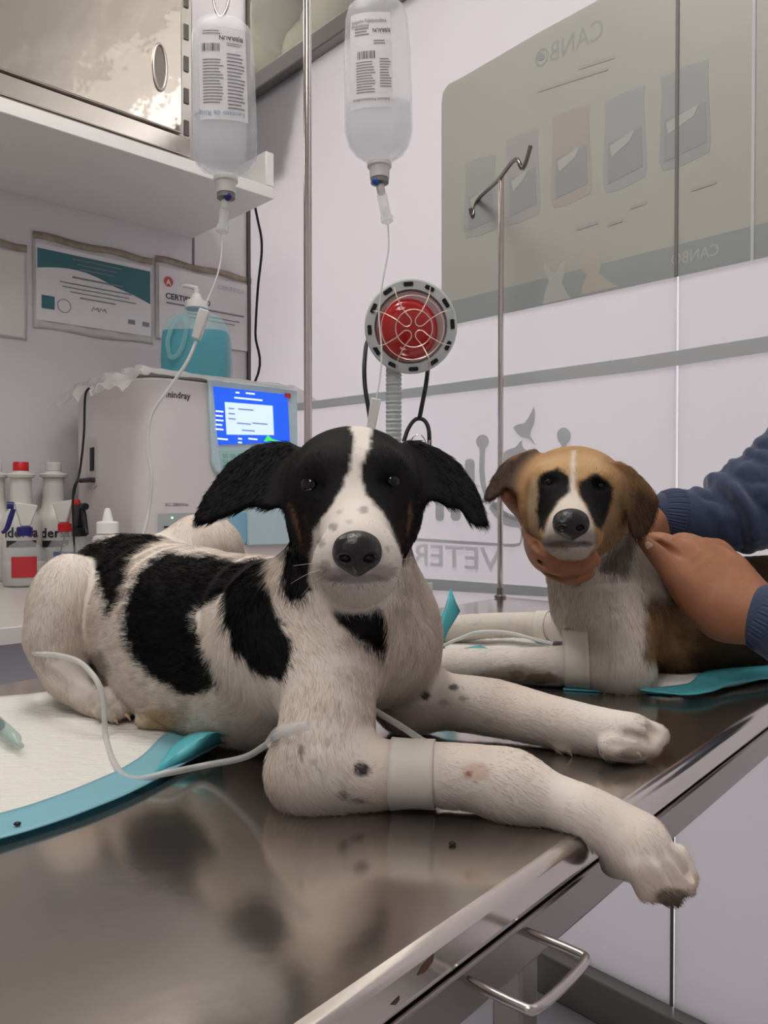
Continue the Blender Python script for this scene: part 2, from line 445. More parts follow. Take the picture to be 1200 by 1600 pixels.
struct(MB().box(W(.002, q1 - .003, .09), V * .006, U * -.0015, Z * (zl - .09)).build('trim_6', m_seam))
q2 = gq(1173); zb = onglass(1173, 408)[2]
struct(MB().box(W(.002, q2 - .002, zb), V * .005, U * -.0015, Z * (2.24 - zb)).build('trim_7', m_seamw))
# behind the glass: an added brown awning that darkens the corner, and planting
m_brown = mat('brown awning', (92, 66, 48), .8, noise=.3, nscale=8)
m_green = mat('dull green planting', (82, 78, 58), .8, noise=.5, nscale=3)
bq0 = gq(392); bq1 = gq(478)
MBb = MB()
for i in range(6):
    z = onglass(430, 110 + i * 28)[2]
    MBb.hexa([W(-.02, bq0 - .25, z - .06), W(-.06, bq0 - .25, z - .06), W(-.06, bq1 - .02 * i, z - .06), W(-.02, bq1 - .02 * i, z - .06),
              W(-.02, bq0 - .25, z), W(-.06, bq0 - .25, z), W(-.06, bq1 - .02 * i, z), W(-.02, bq1 - .02 * i, z)])
tag(MBb.build('backing', m_brown), 'brown slatted awning added behind the corner of the glass to darken it', 'backing')
bb = MB()
for i in range(170):
    a = rng.random(3); bb.ball(W(-.5 - .6 * a[0], -1.3 + 2.4 * a[1], 2.55 + 1.3 * a[2]), .13 + .14 * a[0], n=10)
tag(bb.build('climbing_plant', m_green), 'dull green climbing plant beyond the glass above the aluminium rail', 'plant')

# ------------------------------------------------------------------ signs on the glass (seen mirrored from inside)
m_band = mat('grey vinyl band', (206, 210, 210), .5, transl=.4)
m_vinyl = mat('grey vinyl letters', (220, 222, 224), .5, transl=.4)
m_poster = mat('poster vinyl', (206, 205, 196), .35, transl=.35, noise=.03, nscale=2)
m_pgrey = mat('poster band', (186, 192, 190), .4, transl=.35)
MX = -V                                                       # mirrored writing: its own x axis runs to the viewer's left
def gp(px, py, off=.0006): return onglass(px, py, off)
def gpoly(pts, off=.0006, th=.0003): return MB().prism([gp(x, y, off) for x, y in pts], -U * th)
tag(gpoly([(440, 633), (700, 599), (1000, 557), (1320, 506), (1320, 532), (1000, 580), (700, 615), (440, 645)]).build('vinyl_stripe', m_band, smooth=False), 'long grey stripe across the frosted glass behind the heat lamp', 'sign')
tag(gpoly([(500, 893), (640, 902), (860, 918), (860, 933), (640, 920), (500, 906)]).build('vinyl_stripe', m_band, smooth=False), 'low grey stripe on the glass just above the table end', 'sign')
pc = [(690, 160), (692, 145), (700, 132), (720, 122), (840, 52), (950, -8), (1060, -68), (1260, -178), (1260, 388), (1060, 432), (715, 506), (702, 506), (694, 500), (690, 490)]
po = tag(gpoly(pc, .0006).build('poster', m_poster, smooth=False), 'large grey translucent pet food poster on the upper glass', 'poster')
gpoly([(690, 475), (1180, 352), (1260, 332), (1260, 388), (1060, 432), (715, 506), (694, 500)], .0010).build('bottom_band', m_pgrey, po, smooth=False)
m_pk = [mat('pack print %d' % i, c, .4, transl=.35) for i, c in enumerate([(198, 198, 194), (200, 198, 197), (204, 197, 192), (196, 199, 199), (193, 197, 195)])]
m_pkd = mat('pack print dark', (188, 190, 189), .4, transl=.35); m_pkl = mat('pack print light', (214, 213, 206), .4, transl=.35)
for i, (xa, xb, ya, yb, dy) in enumerate([(726, 775, 256, 372, -14), (790, 842, 220, 352, -18), (862, 922, 185, 325, -22), (944, 1008, 160, 302, -26), (1032, 1108, 122, 268, -30)]):
    w = xb - xa
    pk = gpoly([(xa, ya), (xa + w * .5, ya + dy * .5 - 3), (xb, ya + dy), (xb - 2, ya + dy + 20), (xb + 3, yb + dy - 14), (xb, yb + dy), (xa + w * .4, yb + dy * .3 + 2), (xa + 3, yb), (xa - 2, yb - 14), (xa + 2, ya + 22)], .0010).build('pack_picture', m_pk[i], po, smooth=False)
    gpoly([(xa + 6, ya + (yb - ya) * .45), (xb - 6, ya + (yb - ya) * .42 + dy * .8), (xb - 4, ya + (yb - ya) * .85 + dy * .8), (xa + 6, ya + (yb - ya) * .9)], .0014).build('pack_panel', m_pkd, pk, smooth=False)
    gpoly([(xa + 9, ya + (yb - ya) * .48), (xb - 16, ya + (yb - ya) * .42 + dy * .7), (xb - 24, ya + (yb - ya) * .55 + dy * .7), (xa + 12, ya + (yb - ya) * .6)], .0018).build('pack_name_panel', m_pkl, pk, smooth=False)
# two pet silhouettes over the band
gpoly([(848, 476), (852, 455), (858, 440), (850, 420), (850, 408), (862, 424), (868, 428), (876, 412), (884, 406), (882, 428), (878, 442), (886, 458), (892, 466)], .0014).build('pet_silhouette', m_pkl, po, smooth=False)
gpoly([(908, 461), (910, 446), (918, 430), (908, 420), (906, 404), (914, 396), (924, 390), (934, 396), (940, 410), (936, 428), (952, 440), (966, 448)], .0014).build('pet_silhouette', mat('pack print tan', (212, 206, 194), .4, transl=.35), po, smooth=False)
text_mesh('heading', 'CANBO', m_pkd, po, gp(944, 57, .0014), MX, Z, .056, width=(gq(944) - gq(838)))
gpoly([(838, 88), (841, 83), (847, 82), (851, 86), (850, 92), (844, 95), (839, 93)], .0014).build('heading_mark', m_pkd, po, smooth=False)
text_mesh('footer_name', 'CANBO', m_pkl, po, gp(1124, 398, .0018), MX, Z, .03, width=(gq(1124) - gq(1050)))
for k, (xa, xb, y0) in enumerate([(840, 950, 122), (905, 960, 95), (900, 935, 350), (985, 1010, 318), (950, 972, 345), (1080, 1120, 288)]):
    gpoly([(xa, y0 + (xb - xa) * .16), (xb, y0 - (xb - xa) * .16), (xb, y0 - (xb - xa) * .16 + 5), (xa, y0 + (xb - xa) * .16 + 5)], .0014).build('caption_block', m_pk[1], po, smooth=False)
# clinic logo and name
lo = tag(gpoly([(560, 838), (640, 840), (720, 845), (800, 850), (812, 848), (814, 838), (814, 826), (817, 826), (817, 842), (813, 853), (802, 855), (720, 850), (640, 845), (560, 843)]).build('clinic_sign', m_vinyl, smooth=False),
         'grey clinic logo and lettering stuck on the glass between the two dogs', 'sign')
tq = gq(783) - gq(642)
text_mesh('name_letters', 'VETER', m_vinyl, lo, gp(783, 893), MX, Z, .072, width=tq, bold=.012)
def blob(pts, name): gpoly(pts).build(name, m_vinyl, lo, smooth=False)
def disc(cx, cy, rx, ry, name):
    blob([(cx + rx * math.cos(a), cy + ry * math.sin(a)) for a in np.linspace(0, 2 * math.pi, 20, endpoint=False)], name)
def stroke(pts, w, name, sub=8):
    q, _ = catmull(np.array([[x, y, 0] for x, y in pts], float), np.ones(len(pts)), sub); tg = np.gradient(q, axis=0); tg /= np.linalg.norm(tg, axis=1)[:, None]
    nn = np.stack([-tg[:, 1], tg[:, 0]], 1); a = q[:, :2] + nn * w / 2; b = q[:, :2] - nn * w / 2
    A = np.array([[gp(*p) for p in a], [gp(*p) for p in b]]); MB().grid(A).build(name, m_vinyl, lo, smooth=False, solid=.0008)
disc(754, 690, 10, 11, 'logo_dot'); disc(881, 681, 11, 13, 'logo_dot')
stroke([(754, 698), (753, 735), (757, 765), (768, 785), (790, 804), (820, 812), (850, 800), (872, 760), (881, 720), (881, 690)], 8, 'logo_curve')
stroke([(770, 788), (790, 812), (815, 818), (822, 830)], 16, 'logo_hook')
for x, y0, y1, w in ((655, 770, 806, 12), (687, 770, 808, 13), (712, 760, 806, 16), (734, 724, 806, 15)):
    stroke([(x, y0), (x, (y0 + y1) / 2), (x, y1)], w, 'logo_stem'); disc(x, y1, w / 2, w / 2, 'logo_stem_end'); disc(x, y0, w / 2, w / 2, 'logo_stem_end')
blob([(784, 718), (786, 708), (794, 702), (806, 699), (812, 690), (816, 688), (816, 698), (826, 706), (826, 730), (784, 736)], 'cat_shape')
blob([(802, 669), (806, 664), (812, 662), (818, 662), (826, 652), (832, 640), (834, 634), (836, 646), (835, 662), (830, 672), (828, 680), (834, 690), (837, 696), (826, 685), (816, 684), (809, 678)], 'bird_shape')

# ------------------------------------------------------------------ shelf, cabinet, wall papers
sS = (CO - onwall(300, 372)) @ U; SZ = 1.78
shelf = thing('wall_shelf', 'long white shelf with a raised end panel under the steel cabinet', 'shelf', W(1.3, .2, SZ))
MB().room(sS, 2.6, .0005, .41, SZ, SZ + .03).build('board', m_white, shelf, bevel=.002)
MB().room(sS, sS + .025, .0005, .41, SZ + .0302, SZ + .115).build('end_panel', m_white, shelf, bevel=.002)
m_mirror = mat('polished steel', (196, 188, 180), .07, metal=1, bump=.9, bscale=2.6)
m_steel2 = mat('brushed steel', (180, 174, 168), .3, metal=1)
cs0 = .405
cab = thing('steel_cabinet', 'shiny stainless steel cabinet standing on the white wall shelf', 'cabinet', W(1.1, .2, SZ + .03))
MB().room(cs0, 1.9, .02, .375, SZ + .045, SZ + .50).build('body', m_steel2, cab, bevel=.004)
zc = lambda px, py: onwall(px, py, .38)[2]
MB().room(cs0 + .035, 1.88, .3755, .387, zc(150, 166) + .004, SZ + .49).build('door', m_mirror, cab, bevel=.003)
MB().room(cs0 + .012, 1.89, .3755, .384, SZ + .048, zc(150, 166) - .001).build('lower_strip', mat('lower steel', (196, 188, 182), .16, metal=1, bump=.2, bscale=3), cab, bevel=.002)
MB().room(cs0 + .03, 1.86, .03, .36, SZ + .0303, SZ + .0448).build('base_block', m_black, cab)  # black block stands in for the shadow gap under the cabinet
# recessed oval door pull
c_ = onwall(250, 105, .388)
ring = []
hb = MB(); ax_ = 26 * c_[1] / FPX * 1.0
for k in range(28):
    a = 2 * math.pi * k / 28; ring.append(c_ + U * .016 * math.cos(a) + Z * .052 * math.sin(a))
hb.tube(ring + [ring[0]], .0035, 10, 2); pl = hb.build('door_pull', m_steel2, cab)
MB().prism([c_ - V * .0006 + U * .013 * math.cos(a) + Z * .047 * math.sin(a) for a in np.linspace(0, 2 * math.pi, 24, endpoint=False)], V * .0006).build('pull_recess', mat('recess steel', (120, 112, 106), .3, metal=1), pl, smooth=False)
for i in range(5): MB().room(cs0 + .012, cs0 + .024, .3755, .378, SZ + .10 + i * .075, SZ + .135 + i * .075).build('vent_slot', m_alud, cab)
m_sleeve = mat('plastic sleeve', (215, 213, 212), .22, transl=.2, bump=.25, bscale=18)
m_paper = mat('certificate paper', (222, 219, 220), .35, bump=.12, bscale=16)
m_tape = mat('brown tape', (150, 138, 122), .5, noise=.25, nscale=40)
def wallrect(x0, y0, x1, y1, off, px_s):      # helper: s range and z range on the wall from pixels
    pass
def cert(name, label, pxa, pxb, ytop, ybot, pap_a, pap_b, grp='certificates taped to the wall'):
    a = onwall(pxa, (ytop + ybot) / 2); b = onwall(pxb, (ytop + ybot) / 2)
    sa = (CO - a) @ U; sb = (CO - b) @ U; zt = onwall(pxa, ytop)[2]; zb_ = onwall(pxa, ybot)[2]
    t = thing(name, label, 'certificate', W((sa + sb) / 2, .001, zb_), grp)
    n = 26; A = np.zeros((n, n, 3))
    for i in range(n):
        for j in range(n):
            s = sa + (sb - sa) * i / (n - 1); z = zb_ + (zt - zb_) * j / (n - 1)
            A[i, j] = W(s, .003 + .0018 * math.sin(i * .9 + j * .4) * math.sin(j * .7), z + .003 * math.sin(i * .35) * (j == 0))
    MB().grid(A).build('sleeve', m_sleeve, t, solid=.0006)
    B = [W(sa + (sb - sa) * (i / 11), .0058 + .0012 * math.sin(i * 1.7), zt + h + .003 * math.sin(i * 1.1)) for i in range(12) for h in (-.014, .004)]
    A2 = np.array(B).reshape(12, 2, 3); MB().grid(A2).build('tape_strip', m_tape, t, solid=.0008)
    return t, sa, sb, zb_, zt
def wpan(t, name, m, s0, s1, z0, z1, q=.0062, poly=None):
    pts = poly if poly else [(s0, z0), (s1, z0), (s1, z1), (s0, z1)]
    return MB().prism([W(s, q, z) for s, z in pts], V * .0004).build(name, m, t, smooth=False)
m_teal = mat('teal print', (52, 108, 116), .4); m_ink = mat('grey ink', (128, 128, 134), .6); m_dink = mat('dark ink', (44, 46, 54), .6)
t1, sa, sb, z0, z1 = cert('certificate', 'certificate with a teal curved banner in a plastic sleeve, between two others', 51, 238, 364, 512, 0, 0)
w_, h_ = sa - sb, z1 - z0
L = lambda f: sa - f * w_
Hh = lambda f: z0 + f * h_
wpan(t1, 'paper', m_paper, L(.02), L(.975), Hh(.09), Hh(.90), .0052)
wpan(t1, 'banner', m_teal, 0, 0, 0, 0, .0062, [(L(.03), Hh(.85)), (L(.03), Hh(.64))] + [(L(.03 + .94 * k / 12), Hh(.64 + .06 * math.sin(math.pi * min(1, k / 8)) - .17 * (k / 12) ** 3)) for k in range(1, 13)] + [(L(.97), Hh(.85))])
ln = MB()
for y, a, b, hgt in ((.60, .3, .72, .018), (.53, .2, .8, .012), (.485, .22, .78, .01), (.44, .28, .84, .01), (.39, .36, .66, .012), (.80, .3, .72, .012), (.75, .34, .68, .012), (.70, .36, .66, .014)):
    ln.prism([W(L(a), .0068, Hh(y)), W(L(b), .0068, Hh(y)), W(L(b), .0068, Hh(y + hgt)), W(L(a), .0068, Hh(y + hgt))], V * .0003)
ln.build('printed_lines', m_ink, t1, smooth=False)
wpan(t1, 'emblem', m_teal, L(.06), L(.16), Hh(.22), Hh(.36), .0064)
rg = MB(); rg.tube([W(L(.235) - .017 * math.cos(a), .0066, Hh(.28) + .017 * math.sin(a)) for a in np.linspace(0, 2 * math.pi, 25)], .0008, 6, 1); rg.build('round_seal', m_ink, t1)
sg = MB(); sg.tube([W(L(.46 + .012 * k), .0066, Hh(.27 + .05 * abs(math.sin(k * 1.9)))) for k in range(11)], .0006, 5, 5); sg.build('signature', m_dink, t1)
for a in (.77, .9): wpan(t1, 'small_seal', m_ink, L(a), L(a + .06), Hh(.2), Hh(.25), .0064)
t2, sa, sb, z0, z1 = cert('certificate', 'certificate with a red round logo in a sleeve, behind the blue soap jug', 242, 393, 402, 530, 0, 0)
w_, h_ = sa - sb, z1 - z0
wpan(t2, 'paper', m_paper, L(.03), L(.97), Hh(.02), Hh(.90), .0052)
MB().lathe(W(L(.12), .006, Hh(.73)), V, [(.0145, 0), (.0145, .0006)], 24).build('red_logo', mat('red print', (196, 84, 84), .5), t2)
text_mesh('logo_letter', 'A', m_paper, t2, W(L(.12), .0068, Hh(.69)), U, Z, .022, align='CENTER', bold=.02)
text_mesh('title', 'CERTIFICADO', m_dink, t2, W(L(.09), .0064, Hh(.52)), U, Z, .023, bold=.02)
text_mesh('faint_heading', 'CIENTIFICA', mat('pale blue ink', (168, 178, 198), .5), t2, W(L(.62), .0064, Hh(.77)), U, Z, .018)
ln = MB()
for y, a, b, hgt in ((.46, .1, .42, .018), (.46, .46, .9, .02), (.38, .3, .85, .012), (.33, .32, .8, .012)):
    ln.prism([W(L(a), .0066, Hh(y)), W(L(b), .0066, Hh(y)), W(L(b), .0066, Hh(y + hgt)), W(L(a), .0066, Hh(y + hgt))], V * .0003)
ln.build('printed_lines', m_ink, t2, smooth=False)
t3, sa, sb, z0, z1 = cert('certificate', 'blank pale certificate in a sleeve cut by the photo edge', -150, 41, 345, 508, 0, 0)
w_, h_ = sa - sb, z1 - z0
wpan(t3, 'paper', mat('faded paper', (214, 212, 208), .4, bump=.2, bscale=16), L(.03), L(.97), Hh(.03), Hh(.91), .0052)

# ------------------------------------------------------------------ counter along the left wall
ct = thing('counter', 'pale counter along the left wall carrying analyzer and bottles', 'counter', W(1.4, .4, 0))
MB().room(.03, 2.9, .001, .80, BZ - .024, BZ).build('worktop', mat('counter top', (196, 193, 188), .3, noise=.03), ct, bevel=.002)
MB().room(.03, 2.9, .8002, .806, BZ - .025, BZ + .001).build('front_edge', m_white, ct, bevel=.001)
MB().room(.05, 2.9, .001, .74, .09, BZ - .0242).build('carcass', mat('counter front', (200, 199, 205), .45), ct)
MB().room(.06, 2.88, .02, .70, .0, .0898).build('base_block', m_seam, ct)
for i in range(4): 
    d = MB().room(.06 + i * .7, .75 + i * .7, .7402, .758, .1, BZ - .03).build('door', mat('counter door', (203, 202, 208), .45), ct, bevel=.002)
    MB().tube([W(.7 + i * .7, .759, .55), W(.7 + i * .7, .782, .55), W(.7 + i * .7, .782, .67), W(.7 + i * .7, .759, .67)], .004, 10, spline=False).build('handle', m_steel2, d)
# ------------------------------------------------------------------ exam table
m_steel = mat('table steel', (212, 204, 196), .155, metal=.96, bump=.035, bscale=14, aniso=.3, noise=.06, nscale=5)
m_steeld = mat('table steel edge', (150, 143, 138), .24, metal=1, bump=.03, bscale=30)
m_rust = mat('rust stain', (96, 62, 44), .7)
TL0, TL1, TWD = -.30, 1.164, .655
et = thing('exam_table', 'stainless steel examination table the two dogs lie on', 'table', tab(.45, .33, 0))
top = MB().table(TL0, TL1, 0, TWD, TZ - .0245, TZ).build('tabletop', m_steel, et, bevel=.006, seg=3)
ap = MB(); ap.table(TL0 + .004, TL1 - .004, .003, .020, TZ - .054, TZ - .028); o_ = ap.build('near_apron', m_steeld, et, bevel=.002)
MB().table(TL0 + .004, TL1 - .004, TWD - .020, TWD - .003, TZ - .054, TZ - .028).build('far_apron', m_steeld, et, bevel=.002)
MB().table(TL1 - .024, TL1 - .004, .0205, TWD - .0205, TZ - .054, TZ - .028).build('end_apron', m_steeld, et, bevel=.002)
MB().table(TL0 + .004, TL0 + .024, .0205, TWD - .0205, TZ - .054, TZ - .028).build('end_apron', m_steeld, et, bevel=.002)
MB().table(TL0 + .02, TL1 - .02, .015, TWD - .015, TZ - .0281, TZ - .0247).build('recessed_gap', m_black, et)
for t in (.222, 1.10, TL0 + .03):
    for o in (.045, TWD - .06):
        MB().table(t, t + .022, o, o + .022, .0, TZ - .0285).build('leg', m_steeld, et, bevel=.002)
for o in (.049, TWD - .056): MB().table(TL0 + .052, 1.10, o, o + .014, .16, .18).build('stretcher', m_steeld, et)
# towel-bar handle on the near apron
def hp(px, py, out): 
    p = onplane(px, py, tab(0, .002, 0), TW); return p - TW * out
a, b = hp(731, 1541, -.001), hp(824, 1462, -.001); a[2] = b[2] = TZ - .0335
hm = MB().tube([a, a - TW * .030, a - TW * .0365 + TE * .004, (a + b) / 2 - TW * .038, b - TW * .0365 - TE * .004, b - TW * .030, b], .0025, 12, 5)
hd = hm.build('handle', mat('handle chrome', (190, 184, 180), .2, metal=1), et)
for c in (a, b): MB().lathe(c + TW * .004, -TW, [(.0055, 0), (.0055, .002), (.003, .0035)], 16).build('mount', m_steeld, hd)
st = MB()
def stain(cx, cy, pts): 
    MB().prism([onplane(cx + x, cy + y, tab(0, -.0001, 0), TW) for x, y in pts], -TW * .0002).build('rust_stain', m_rust, top, smooth=False)
stain(668, 1508, [(-16, 16), (-8, 0), (4, -12), (10, -18), (8, -6), (0, 6), (-6, 12)])
stain(618, 1562, [(-8, 8), (0, 0), (6, -6), (6, 0), (0, 8)])

# ------------------------------------------------------------------ drip poles
m_chrome = mat('pole chrome', (205, 198, 192), .13, metal=1)
m_chromed = mat('hook steel', (120, 112, 106), .25, metal=1)
def pole(name, label, base, topz, r, hooks):
    t = thing(name, label, 'drip pole', base, 'drip poles clamped to the table')
    MB().tube([base, np.array([base[0], base[1], TZ + .3]), np.array([base[0], base[1], topz])], r, 16, spline=False).build('pole', m_chrome, t)
    MB().lathe(base, Z, [(.012, 0), (.012, .004), (r + .001, .007), (r + .001, .02)], 20).build('socket', m_steeld, t)
    for k, (name_, pts, rr) in enumerate(hooks): MB().tube(pts, rr, 10, 5).build(name_, m_chromed if k == 0 else m_chrome, t)
    return t
pb = T(488, 984); pd = 1.197
ptop = P(474, -70, pd)
b1 = P(346, 0, 1.17); b2 = P(590, -16, 1.20)
pb[0] = P(481, 500, pd)[0]; pb[1] = P(481, 500, pd)[1]; pb[2] = TZ + .0003
pz = ptop[2]
def vv(p, z): return np.array([p[0], p[1], z])
pole('drip_pole', 'tall thick drip pole behind the black and white dog holding both fluid bags', pb, pz, .0062,
     [('crossbar', [vv(b1, pz + .005), vv(b1 * .6 + pb * .4, pz + .005), vv(pb, pz + .002), vv(b2 * .6 + pb * .4, pz + .005), vv(b2, pz + .005)], .0035),
      ('hook', [vv(b1, pz + .005), P(334, -30, 1.17), P(335, 8, 1.17), P(345, 27, 1.17), P(356, 8, 1.17), P(358, -20, 1.17)], .0022),
      ('hook', [vv(b2, pz + .005), P(580, -40, 1.20), P(581, -12, 1.20), P(590, 1, 1.20), P(600, -12, 1.20), P(602, -30, 1.20)], .0022)])
rb = T(785, 934); rb[2] = TZ + .0003
rt = P(778, 282, P(0, 0, 1)[1] * 0 + project(rb[None])[2][0])
rd = project(rb[None])[2][0]
rt = np.array([rb[0] * .0 + P(778, 282, rd)[0], rb[1], P(778, 282, rd)[2]])
rb[0] = (rb[0] + rt[0]) / 2
rt[0] = rb[0]
pole('drip_pole', 'slim drip pole with an empty forked top hook in front of the poster', rb, rt[2], .0058,
     [('hook_bar', [P(735, 326, rd + .17), P(739, 337, rd + .17), P(747, 312, rd + .155), P(778, 282, rd), P(805, 249, rd - .12), P(817, 263, rd - .14), P(829, 228, rd - .15)], .0042)])

# ------------------------------------------------------------------ fluid bags
m_bag = mat('clear bag plastic', (240, 241, 244), .14, alpha=.30, transl=.4)
m_liq = mat('clear fluid', (205, 211, 218), .05, alpha=.25)
m_label = mat('printed film', (233, 230, 230), .4, transl=.3, alpha=.88)
m_cap = mat('white plastic', (228, 226, 222), .35, transl=.15)
m_clearp = mat('clear hard plastic', (228, 229, 230), .1, alpha=.35)
m_blue = mat('blue plastic', (28, 84, 160), .3); m_navy = mat('navy plastic', (36, 34, 112), .35)
m_ink2 = mat('label ink', (118, 118, 126), .6); m_ink3 = mat('dark label ink', (40, 40, 46), .6)
m_grayp = mat('grey stopper', (128, 126, 126), .5)
def fluid_bag(label, d, axis_top, axis_bot, prof, level, lab, mirror_name, texts, capcol):
    yt, yb = prof[0][0], prof[-1][0]
    pt, pbm = P(*axis_top, d), P(*axis_bot, d); ax = pbm - pt; Ln = np.linalg.norm(ax); ax /= Ln
    def hh(y): return (y - axis_top[1]) / (axis_bot[1] - axis_top[1]) * Ln
    t = thing('fluid_bag', label, 'fluid bag', P(axis_bot[0], yb, d), 'fluid bags hanging from the drip pole')
    fwd = -ray(*axis_top); xx = np.cross(-ax, fwd); xx /= np.linalg.norm(xx)
    pr = [(r * d / FPX, hh(y)) for y, r in prof]
    MB().lathe(pt, ax, pr, 40, hint=fwd, sx=1, sy=.66, sup=.8).build('bottle', m_bag, t)
    inner = [(0.0005, hh(level))] + [(max(r - 2.5, 4) * d / FPX, hh(y)) for y, r in prof if y > level + 3][:-1]
    rl = np.interp(level, [y for y, r in prof], [r for y, r in prof]) - 2.5
    inner = [(0.0001, hh(level)), (rl * d / FPX, hh(level) + .0005)] + inner[1:]
    MB().lathe(pt, ax, inner, 40, hint=fwd, sx=1, sy=.65, sup=.8).build('fluid', m_liq, t)
    # label on the front face
    nf = np.cross(xx, -ax); nf /= np.linalg.norm(nf)
    if nf @ fwd < 0: nf = -nf
    x0, x1, y0, y1 = lab
    def on(x, y, off=.0012):        # x: fraction across (-1..1) of the half width, y px
        R = np.interp(y, [p[0] for p in prof], [p[1] for p in prof]) * d / FPX
        a = abs(x); dep = R * .66 * (max(0, 1 - a ** (2 / .8)) ** (.8 / 2))
        return pt + ax * hh(y) + xx * x * R + nf * (dep + off)
    A = np.array([[on(x0 + (x1 - x0) * i / 12, y0 + (y1 - y0) * j / 6) for j in range(7)] for i in range(13)])
    lb = MB().grid(A).build('label', m_label, t)
    mb = MB(); r2 = np.random.default_rng(int(d * 1000))
    for (xa, xb, ya, yb_, n) in texts['lines']:
        for k in range(n):
            y = ya + (yb_ - ya) * k / n; l = xa + (xb - xa) * (.75 + .25 * r2.random()); e = (yb_ - ya) / n * .38
            S = [xa + (l - xa) * q / 4 for q in range(5)]
            mb.grid(np.array([[on(s, y, .0018), on(s, y + e, .0018)] for s in S]))
    mb.build('small_print', m_ink2, lb, smooth=False)
    mb = MB(); xa, xb, ya, yb_ = texts['bar']; x = xa
    while x < xb:
        wd = r2.choice([.012, .02, .035]); mb.grid(np.array([[on(x, ya, .0019), on(x, yb_, .0019)], [on(x + wd, ya, .0019), on(x + wd, yb_, .0019)]])); x += wd + r2.choice([.012, .02, .03])
    mb.build('barcode', m_ink3, lb, smooth=False)
    for nm, body, x, y, size, wdt, flip, m in texts['words']:
        sg = -1 if flip else 1
        o = text_mesh(nm, body, m, lb, on(x, y, .0022), xx * sg, -ax * sg, size, width=wdt, bold=.015)
        for v in o.data.vertices:       # lay the print on the curved label
            w_ = np.array(v.co) - pt; yy = axis_top[1] + (w_ @ ax) / Ln * (axis_bot[1] - axis_top[1])
            R = np.interp(yy, [p[0] for p in prof], [p[1] for p in prof]) * d / FPX; v.co = on(np.clip((w_ @ xx) / R, -.98, .98), yy, .0021)
    # neck, stopper, drip chamber
    c0 = pt + ax * hh(yb)
    k = d / FPX
    MB().lathe(c0, ax, [(13 * k, 0), (19 * k, .001), (19 * k, .006), (16 * k, .008), (15 * k, .024)], 28).build('neck_collar', m_cap, t)
    s_ = MB().lathe(c0, ax, [(14 * k, .0241), (14 * k, .031), (0.001, .0312)], 24).build('stopper', m_grayp, t)
    MB().ball(c0 + ax * .031 + nf * .008 + xx * capcol[1], (.006, .006, .006)).build('injection_port', capcol[0], s_)
    return dict(end=c0 + ax * .031, ax=ax, t=t, d=d)
f1 = fluid_bag('fluid bag on the left hook, in front of the steel cabinet', 1.17, (347, 30), (353, 300),
    [(28, 4), (30, 18), (36, 33), (48, 44), (64, 48), (120, 49), (200, 50), (240, 50), (255, 46), (266, 36), (273, 20), (278, 16)], 196, (-.72, .72, 62, 204), True,
    dict(lines=[(-.62, .02, 68, 76, 2), (-.62, .02, 112, 182, 15), (.12, .66, 86, 92, 2), (.12, .66, 102, 190, 16)], bar=(-.64, -.1, 88, 100),
         words=[('brand_print', 'B|BRAUN', .64, 76, .0085, .034, True, m_ink3), ('name_print', 'Lactato de Ringer', .62, 191, .0095, .075, True, mat('pale print', (150, 164, 186), .5))]), (m_navy, .003))
f2 = fluid_bag('fluid bag on the right hook, beside the grey poster', 1.20, (588, 2), (593, 270),
    [(-1, 4), (1, 18), (6, 34), (16, 44), (34, 49), (80, 52), (160, 53), (205, 53), (226, 48), (240, 38), (250, 24), (255, 18)], 168, (-.80, .42, 40, 186), False,
    dict(lines=[(-.66, -.2, 64, 78, 3), (-.1, .3, 84, 92, 2), (-.62, -.06, 116, 166, 12), (.06, .4, 112, 158, 11)], bar=(-.58, -.1, 100, 112),
         words=[('name_print', 'Solución Polielectrolítica', -.76, 56, .0075, .052, False, m_ink2), ('name_print', 'Endovenosa', -.76, 62.5, .0075, .026, False, m_ink2),
                ('brand_print', 'B|BRAUN', .40, 66, .0085, .026, True, m_ink3), ('name_print', 'Solución Polielectrolítica', .34, 172, .006, .055, True, m_ink2)]), (m_blue, -.006))
m_tube = mat('soft clear tube', (232, 232, 230), .25, alpha=.78, transl=.35)
m_line = mat('thin clear line', (226, 226, 226), .25, alpha=.7, transl=.3)
def chamber(f, tip, t):
    a = f['end'] + f['ax'] * .0012; b = tip; ax = (b - a); L_ = np.linalg.norm(ax); ax /= L_
    MB().lathe(a, ax, [(.004, 0), (.0065, .002), (.0065, .014), (.005, .016)], 20).build('spike', m_cap, t)
    MB().lathe(a, ax, [(.0062, .0162), (.0078, .018), (.0078, L_ - .012), (.0095, L_ - .0118), (.0095, L_ - .004), (.003, L_)], 24).build('drip_chamber', m_clearp, t)
    MB().lathe(a, ax, [(.006, L_ * .62), (.006, L_ - .013)], 20).build('chamber_fluid', m_liq, t)
    return b
def clamp(c, axis, ln, t, wheel):
    x, y, a = frame_for(axis, -ray(600, 700)); c0 = c - a * ln / 2
    MB().hexa([c0 - x * .006 - y * .006, c0 + x * .006 - y * .006, c0 + x * .006 + y * .005, c0 - x * .006 + y * .005,
               c0 + a * ln - x * .0075 - y * .007, c0 + a * ln + x * .0075 - y * .007, c0 + a * ln + x * .0075 + y * .005, c0 + a * ln - x * .0075 + y * .005]).build('roller_clamp', m_cap, t, bevel=.0015)
    if wheel is not None: MB().lathe(c + x * .004 - y * .0045 - x * .003, x, [(.0075, 0), (.0075, .006)], 20).build('roller_wheel', wheel, t)

